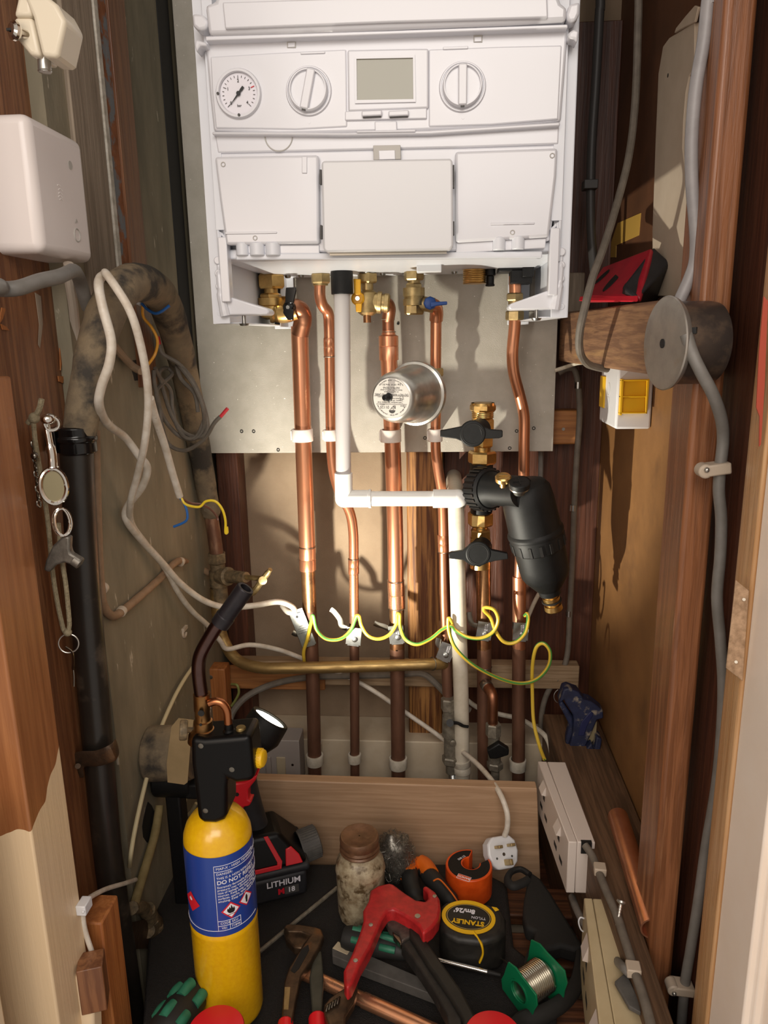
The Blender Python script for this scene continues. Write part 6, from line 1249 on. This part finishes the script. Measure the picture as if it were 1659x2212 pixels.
for (x, y, w2, h2, L2) in ((-.0, -.0125, .002, .004, .020), (-.010, .0085, .0032, .002, .015), (.010, .0085, .0032, .002, .015)):
    MB(pf).box(x-w2, x+w2, y-h2, y+h2, 0, L2).build('brass_pin', BD, t, bev=.0006)
for x, y in ((-.012, -.006), (.012, -.006)): MB(pf).lathe((x, y, 0), (0, 0, 1), [(0, .0016), (.0002, .0016)], 10).build('face_hole', M['ink'], t)
MB(pf).lathe((0, -.002, 0), (0, 0, 1), [(0, .0024), (.0003, .0022)], 12).build('cover_screw', M['steel_dark'], t)
# --- red plastic-pipe cutter
zr = .066
t = thing('pipe_shears', 'red plastic pipe shears with dark folding handle, in the middle of the tools', 'tool', atz(870, 2080, 0))
red = [(796, 1945), (800, 1922), (816, 1912), (841, 1906), (850, 1909), (874, 1927), (899, 1943), (918, 1946), (925, 1940), (924, 1928), (912, 1914), (922, 1912), (940, 1925), (950, 1941), (952, 1961), (948, 1983), (935, 2001), (914, 2016), (905, 1998), (888, 1985), (873, 1976), (850, 1964), (837, 1967), (825, 1985), (812, 2017), (798, 2048), (778, 2082), (760, 2124), (750, 2134), (743, 2120), (742, 2096), (760, 2059), (777, 2014), (785, 1987), (784, 1966)]
rb = flat(red, zr, .020, 'red_frame', M['red_tool'], t, .004)
for x, y in ((921, 1980+(-1)), (939, 1936), (801, 1998), (768, 2075)):
    c = atz(x if x != 921 else 902, y, zr); MB().lathe(c, (0, 0, 1), [(-.001, .0038 if x == 921 else .003), (.0006, .0035 if x == 921 else .0027), (.0008, .0015)], 18).build('rivet', M['zinc'], rb)
hm = D('handle_dark', '#3a3734', '#2a2826', rough=.5, metal=.4, sc=60, c3='#6d665e', lo3=.6, hi3=.72, bump=.2) or M['handle_dark']
flat([(882, 1986), (895, 1985), (913, 2019), (960, 2085), (1000, 2142), (1030, 2200), (1030, 2260), (1005, 2260), (1000, 2200), (970, 2150), (925, 2085), (885, 2022)], .052, .022, 'handle_grip', D('handle_black', '#24231f', '#1c1b18', rough=.5, sc=60) or M['handle_black'], t, .003)
flat([(866, 2036), (885, 2022), (925, 2085), (970, 2150), (998, 2200), (1000, 2260), (975, 2260), (965, 2190), (935, 2135), (905, 2090)], .046, .018, 'handle_channel', hm, t, .002)
flat([(830, 1982), (850, 1964), (874, 1976), (890, 1990), (886, 2022), (868, 2032), (862, 2015), (841, 2003)], .050, .012, 'ratchet_mechanism', D('ratchet', '#655a54', '#4a423d', rough=.5, metal=.5, sc=120, bump=.4) or M['ratchet'], t, .002)
flat([(846, 2005), (862, 2018), (870, 2034), (866, 2040), (850, 2022)], .046, .008, 'blade', M['steel_dark'], t, .001)
# --- water pump pliers
IM = D('plier_iron', '#6a5643', '#4d3f33', rough=.42, metal=.75, sc=90, bump=.25, c3='#7d5a3c') or M['plier_iron']
t = thing('pump_pliers', 'rusty water pump pliers with red dipped handles right of the gas cylinder', 'pliers', atz(655, 2110, 0))
flat([(612, 2003), (620, 1995), (648, 1996), (681, 2001), (694, 2006), (699, 2021), (690, 2043), (673, 2073), (650, 2106), (640, 2154), (630, 2210), (607, 2215), (614, 2119), (623, 2091), (650, 2048), (670, 2020), (650, 2012), (622, 2012)], .030, .012, 'slotted_arm', IM, t, .002)
flat([(628, 2096), (652, 2050), (666, 2040), (668, 2052), (646, 2092), (636, 2102)], .0305, .001, 'arm_slot', M['dark'], t, 0)
flat([(612, 2006), (626, 2014), (655, 2018), (668, 2024), (652, 2048), (636, 2046), (618, 2028)], .024, .012, 'lower_jaw', IM, t, .002)
flat([(676, 2058), (694, 2052), (697, 2080), (699, 2110), (695, 2197), (675, 2197), (668, 2110), (674, 2080)], .022, .010, 'second_arm', D('plier_grey', '#54544a', '#45453d', rough=.5, metal=.5, sc=60) or M['plier_grey'], t, .002)
MB().tube([atz(685, 2196, .018), atz(688, 2260, .018)], .0098, 14, sm=False).build('red_grip', M['red_cap'], t, bev=.002)
MB().tube([atz(617, 2206, .024), atz(614, 2270, .024)], .0085, 14, sm=False).build('red_grip', M['red_cap'], t, bev=.002)
flat([(615, 2132), (627, 2132), (623, 2180), (613, 2180)], .0306, .0008, 'stamped_plate', M['brass_dull'], t, 0)
# --- adjustable wrench
t = thing('adjustable_wrench', 'rusty adjustable wrench below the red shears handle', 'wrench', atz(735, 2170, 0))
flat([(699, 2171), (712, 2155), (728, 2143), (747, 2132), (760, 2118), (772, 2112), (772, 2136), (764, 2165), (746, 2195), (742, 2270), (712, 2270), (708, 2212), (701, 2190)], .034, .012, 'wrench_body', IM, t, .002)
c = atz(716, 2180, .035)
m = MB()
for k in range(5): a = atz(704+k*6, 2186-k*4, .036); b = atz(710+k*6, 2170-k*4, .036); m.tube([a, (a+b)/2+V((0, 0, .002)), b], .0013, 6)
m.build('adjusting_screw', M['steel_dark'], t)
# --- copper offcut on the mat
t = thing('copper_offcut', 'shiny copper tube offcut lying across the mat at the bottom', 'pipe', atz(800, 2160, 0))
a = atz(652, 2100, .010); b = atz(990, 2252, .010); d_ = (b-a).normalized(); L = (b-a).length
MB().lathe(a, d_, [(0, .0062), (0, .0078), (L*.42, .0078), (L*.421, .0086), (L*.5, .0086), (L, .0084), (L, .007)], 28, cap=False).build('tube', M['copper_bright'], t)
# --- screwdriver with teal grips
TG = M['teal_grip']
def driver(name, label, a, b, shaft, r=.0145):
    t = thing(name, label, 'screwdriver', ((a+b)/2)-V((0, 0, r))); d_ = (b-a).normalized(); L = (b-a).length
    MB().lathe(a, d_, [(0, r*.5), (.003, r*.85), (.010, r), (L*.45, r*1.05), (L*.7, r*.85), (L*.85, r*.75), (L, r*.55)], 24).build('handle', GB, t)
    side = d_.cross(V((0, 0, 1))).normalized()
    for (f0, an, ln_) in ((.16, -.15, .3), (.18, .85, .26), (.55, -.1, .32), (.57, .9, .26), (.2, -1.0, .28), (.55, -1.0, .28)):
        n_ = (V((0, 0, 1))*math.cos(an)-side*math.sin(an)*-1); c0 = a+d_*L*f0+n_*r*.84; c1 = a+d_*L*(f0+ln_*.8)+n_*r*.84
        MB().tube([c0, (c0+c1)/2+n_*r*.06, c1], r*.29, 12, 4).build('teal_grip_pad', TG, t)
    if shaft: MB().cyl(b, b+d_*shaft, .0030).build('shaft', M['chrome'], t); MB().cyl(b+d_*shaft, b+d_*(shaft+.016), .0030, .0022).build('black_tip', M['dark'], t)
    return t
a = atz(738, 2022, .022); b = atz(905, 2056, .019); b2 = atz(1056, 2100, .016)
driver('screwdriver', 'screwdriver with black and teal handle under the red shears', a, a+(b2-a)*.50, (b2-a).length*.50-.002)
a = atz(436, 2130, .045); b = atz(345, 2250, .045); driver('screwdriver', 'black and teal screwdriver handle at the bottom left beside the gas cylinder', b, a, 0, .021)
# --- grey bar, thin rod
t = thing('flat_file', 'dark grey flat bar lying under the teal handled screwdriver', 'bar', atz(840, 2100, 0))
flat([(717, 2050), (729, 2033), (762, 2048), (965, 2135), (955, 2156), (785, 2092), (718, 2064)], .014, .013, 'bar', M['rubber_grey'], t, .001)
flat([(718, 2048), (730, 2033), (760, 2047), (750, 2062)], .0145, .002, 'pale_end', M['beige_plastic'], t, .0005)
tag(MB().tube([atz(560, 2056, .006), atz(640, 1990, .008), atz(728, 1918, .010)], .0028, 10).build('thin_rod', M['nickel_old']), 'thin dull metal rod slanting across the mat between cylinder and jar', 'rod')
# --- solder reel
c1 = atz(1120, 2143, .030); c2 = atz(1178, 2103, .030); d_ = (c2-c1).normalized(); c2 = c1+d_*.044
t = thing('solder_reel', 'green plastic reel of silver solder wire beside the black strap', 'reel', (c1[0], c1[1], 0))
GSp = M['green_spool']; u = d_.cross(V((0, 0, 1))).normalized(); w_ = u.cross(d_)
def fl(c, s, h0, rot, nm):
    m = MB(); pts = [(-1, .35), (-.55, 1), (.45, 1.05), (1, .5), (1, -.5), (.5, -1), (-.5, -1), (-1, -.45)]
    cr_, sr = math.cos(rot), math.sin(rot); n = 16
    outer = []
    for k in range(n):
        a = 2*PI*k/n; e = 1+.32*abs(math.cos(2*a+.2))**3; outer.append(c+(u*math.cos(a+rot)+w_*math.sin(a+rot))*s*e)
    inner = [c+(u*math.cos(2*PI*k/n+rot)+w_*math.sin(2*PI*k/n+rot))*h0 for k in range(n)]
    vs = outer+inner+[v+d_*.0022 for v in outer]+[v+d_*.0022 for v in inner]; fs = []
    for k in range(n):
        j = (k+1) % n; fs += [(k, j, n+j, n+k), (2*n+k, 2*n+j, 3*n+j, 3*n+k), (k, j, 2*n+j, 2*n+k), (n+k, n+j, 3*n+j, 3*n+k)]
    m._add(vs, fs); return m.build(nm, GSp, t, bev=.0005)
fl(c1, .0245, .0125, .6, 'front_flange'); fl(c2, .0285, .0125, .75, 'rear_flange')
m = MB(); m.lathe(c1-d_*.001, d_, [(0, .0125), (0, .0145), (.003, .0145), (.046, .0142), (.046, .0125)], 28, cap=False); m.lathe(c1+d_*.002, d_, [(0, .0122), (.042, .0122)], 28, cap=False); m.build('reel_core', GSp, t)
m = MB(); pts = []; n = 13
for k in range(n*20+1): a = 2*PI*k/20; pts.append(c1+d_*(.005+.035*k/(n*20))+(u*math.cos(a)+w_*math.sin(a))*.0185)
m.tube(pts, .00145, 8, sm=False); e = atz(1075, 2062, .01); s_ = pts[-1]; m.tube([pts[40], atz(1108, 2100, .035), atz(1095, 2082, .02), e], .0012, 8); m.build('solder_wire', D('solder_wire', '#d5d0c4', rough=.25, metal=1) or M['solder_wire'], t)
MB().lathe(c1+d_*.004, d_, [(0, .0172), (.038, .0172)], 28).build('inner_winding', M['solder'], t)
# --- black saw handle / strap
t = thing('black_strap', 'black webbing strap with a loop lying on the floor slats at the right', 'strap', atz(1200, 2050, 0))
ST = D('strap_black', '#171614', '#1d1b19', rough=.75, sc=200) or M['strap_black']
flat([(1132, 1938), (1129, 1970), (1135, 2001), (1155, 2011), (1153, 2030), (1138, 2052), (1123, 2096), (1150, 2070), (1181, 2050), (1212, 2042), (1240, 2050), (1262, 2046), (1244, 2014), (1216, 1970), (1190, 1927), (1168, 1896), (1147, 1881), (1140, 1900)], .022, .022, 'holster', ST, t, .006)
MB().tube([atz(x, y, .022) for x, y in ((1145, 1890), (1125, 1878), (1104, 1884), (1096, 1902), (1108, 1914), (1128, 1908), (1142, 1900))], .006, 10, flat=.7).build('strap_loop', ST, t)
MB().tube([atz(x, y, .012) for x, y in ((1240, 2040), (1255, 2062), (1252, 2100), (1240, 2136), (1212, 2168), (1170, 2192), (1130, 2204), (1110, 2225))], .0095, 12, flat=.6).build('curved_strap', ST, t)
# --- red caps
def redcap(x, y, z, r, label, h=.014):
    c = atz(x, y, z); t = thing('red_capped_tub', label, 'tub', (c[0], c[1], 0))
    MB().lathe((c[0], c[1], z-h), (0, 0, 1), [(0, r), (h-.002, r), (h-.0005, r*.97), (h, r*.93)], 48).build('red_lid', M['red_cap'], t)
    MB().lathe((c[0], c[1], z-.001), (0, 0, 1), [(0, .0015), (.0014, .0012)], 10).build('lid_pip', M['label_white'] if 0 else M['red_cap'], t)
    MB().lathe((c[0], c[1], 0), (0, 0, 1), [(0, r*.9), (.002, r*.93), (z-h, r*.93)], 40).build('tub_body', WPm, t)
redcap(466, 2222, .085, .0285, 'tub with a bright red lid at the bottom left in front of the gas cylinder')
redcap(1066, 2236, .055, .0300, 'tub with a red lid cut off by the bottom edge, below the solder reel')
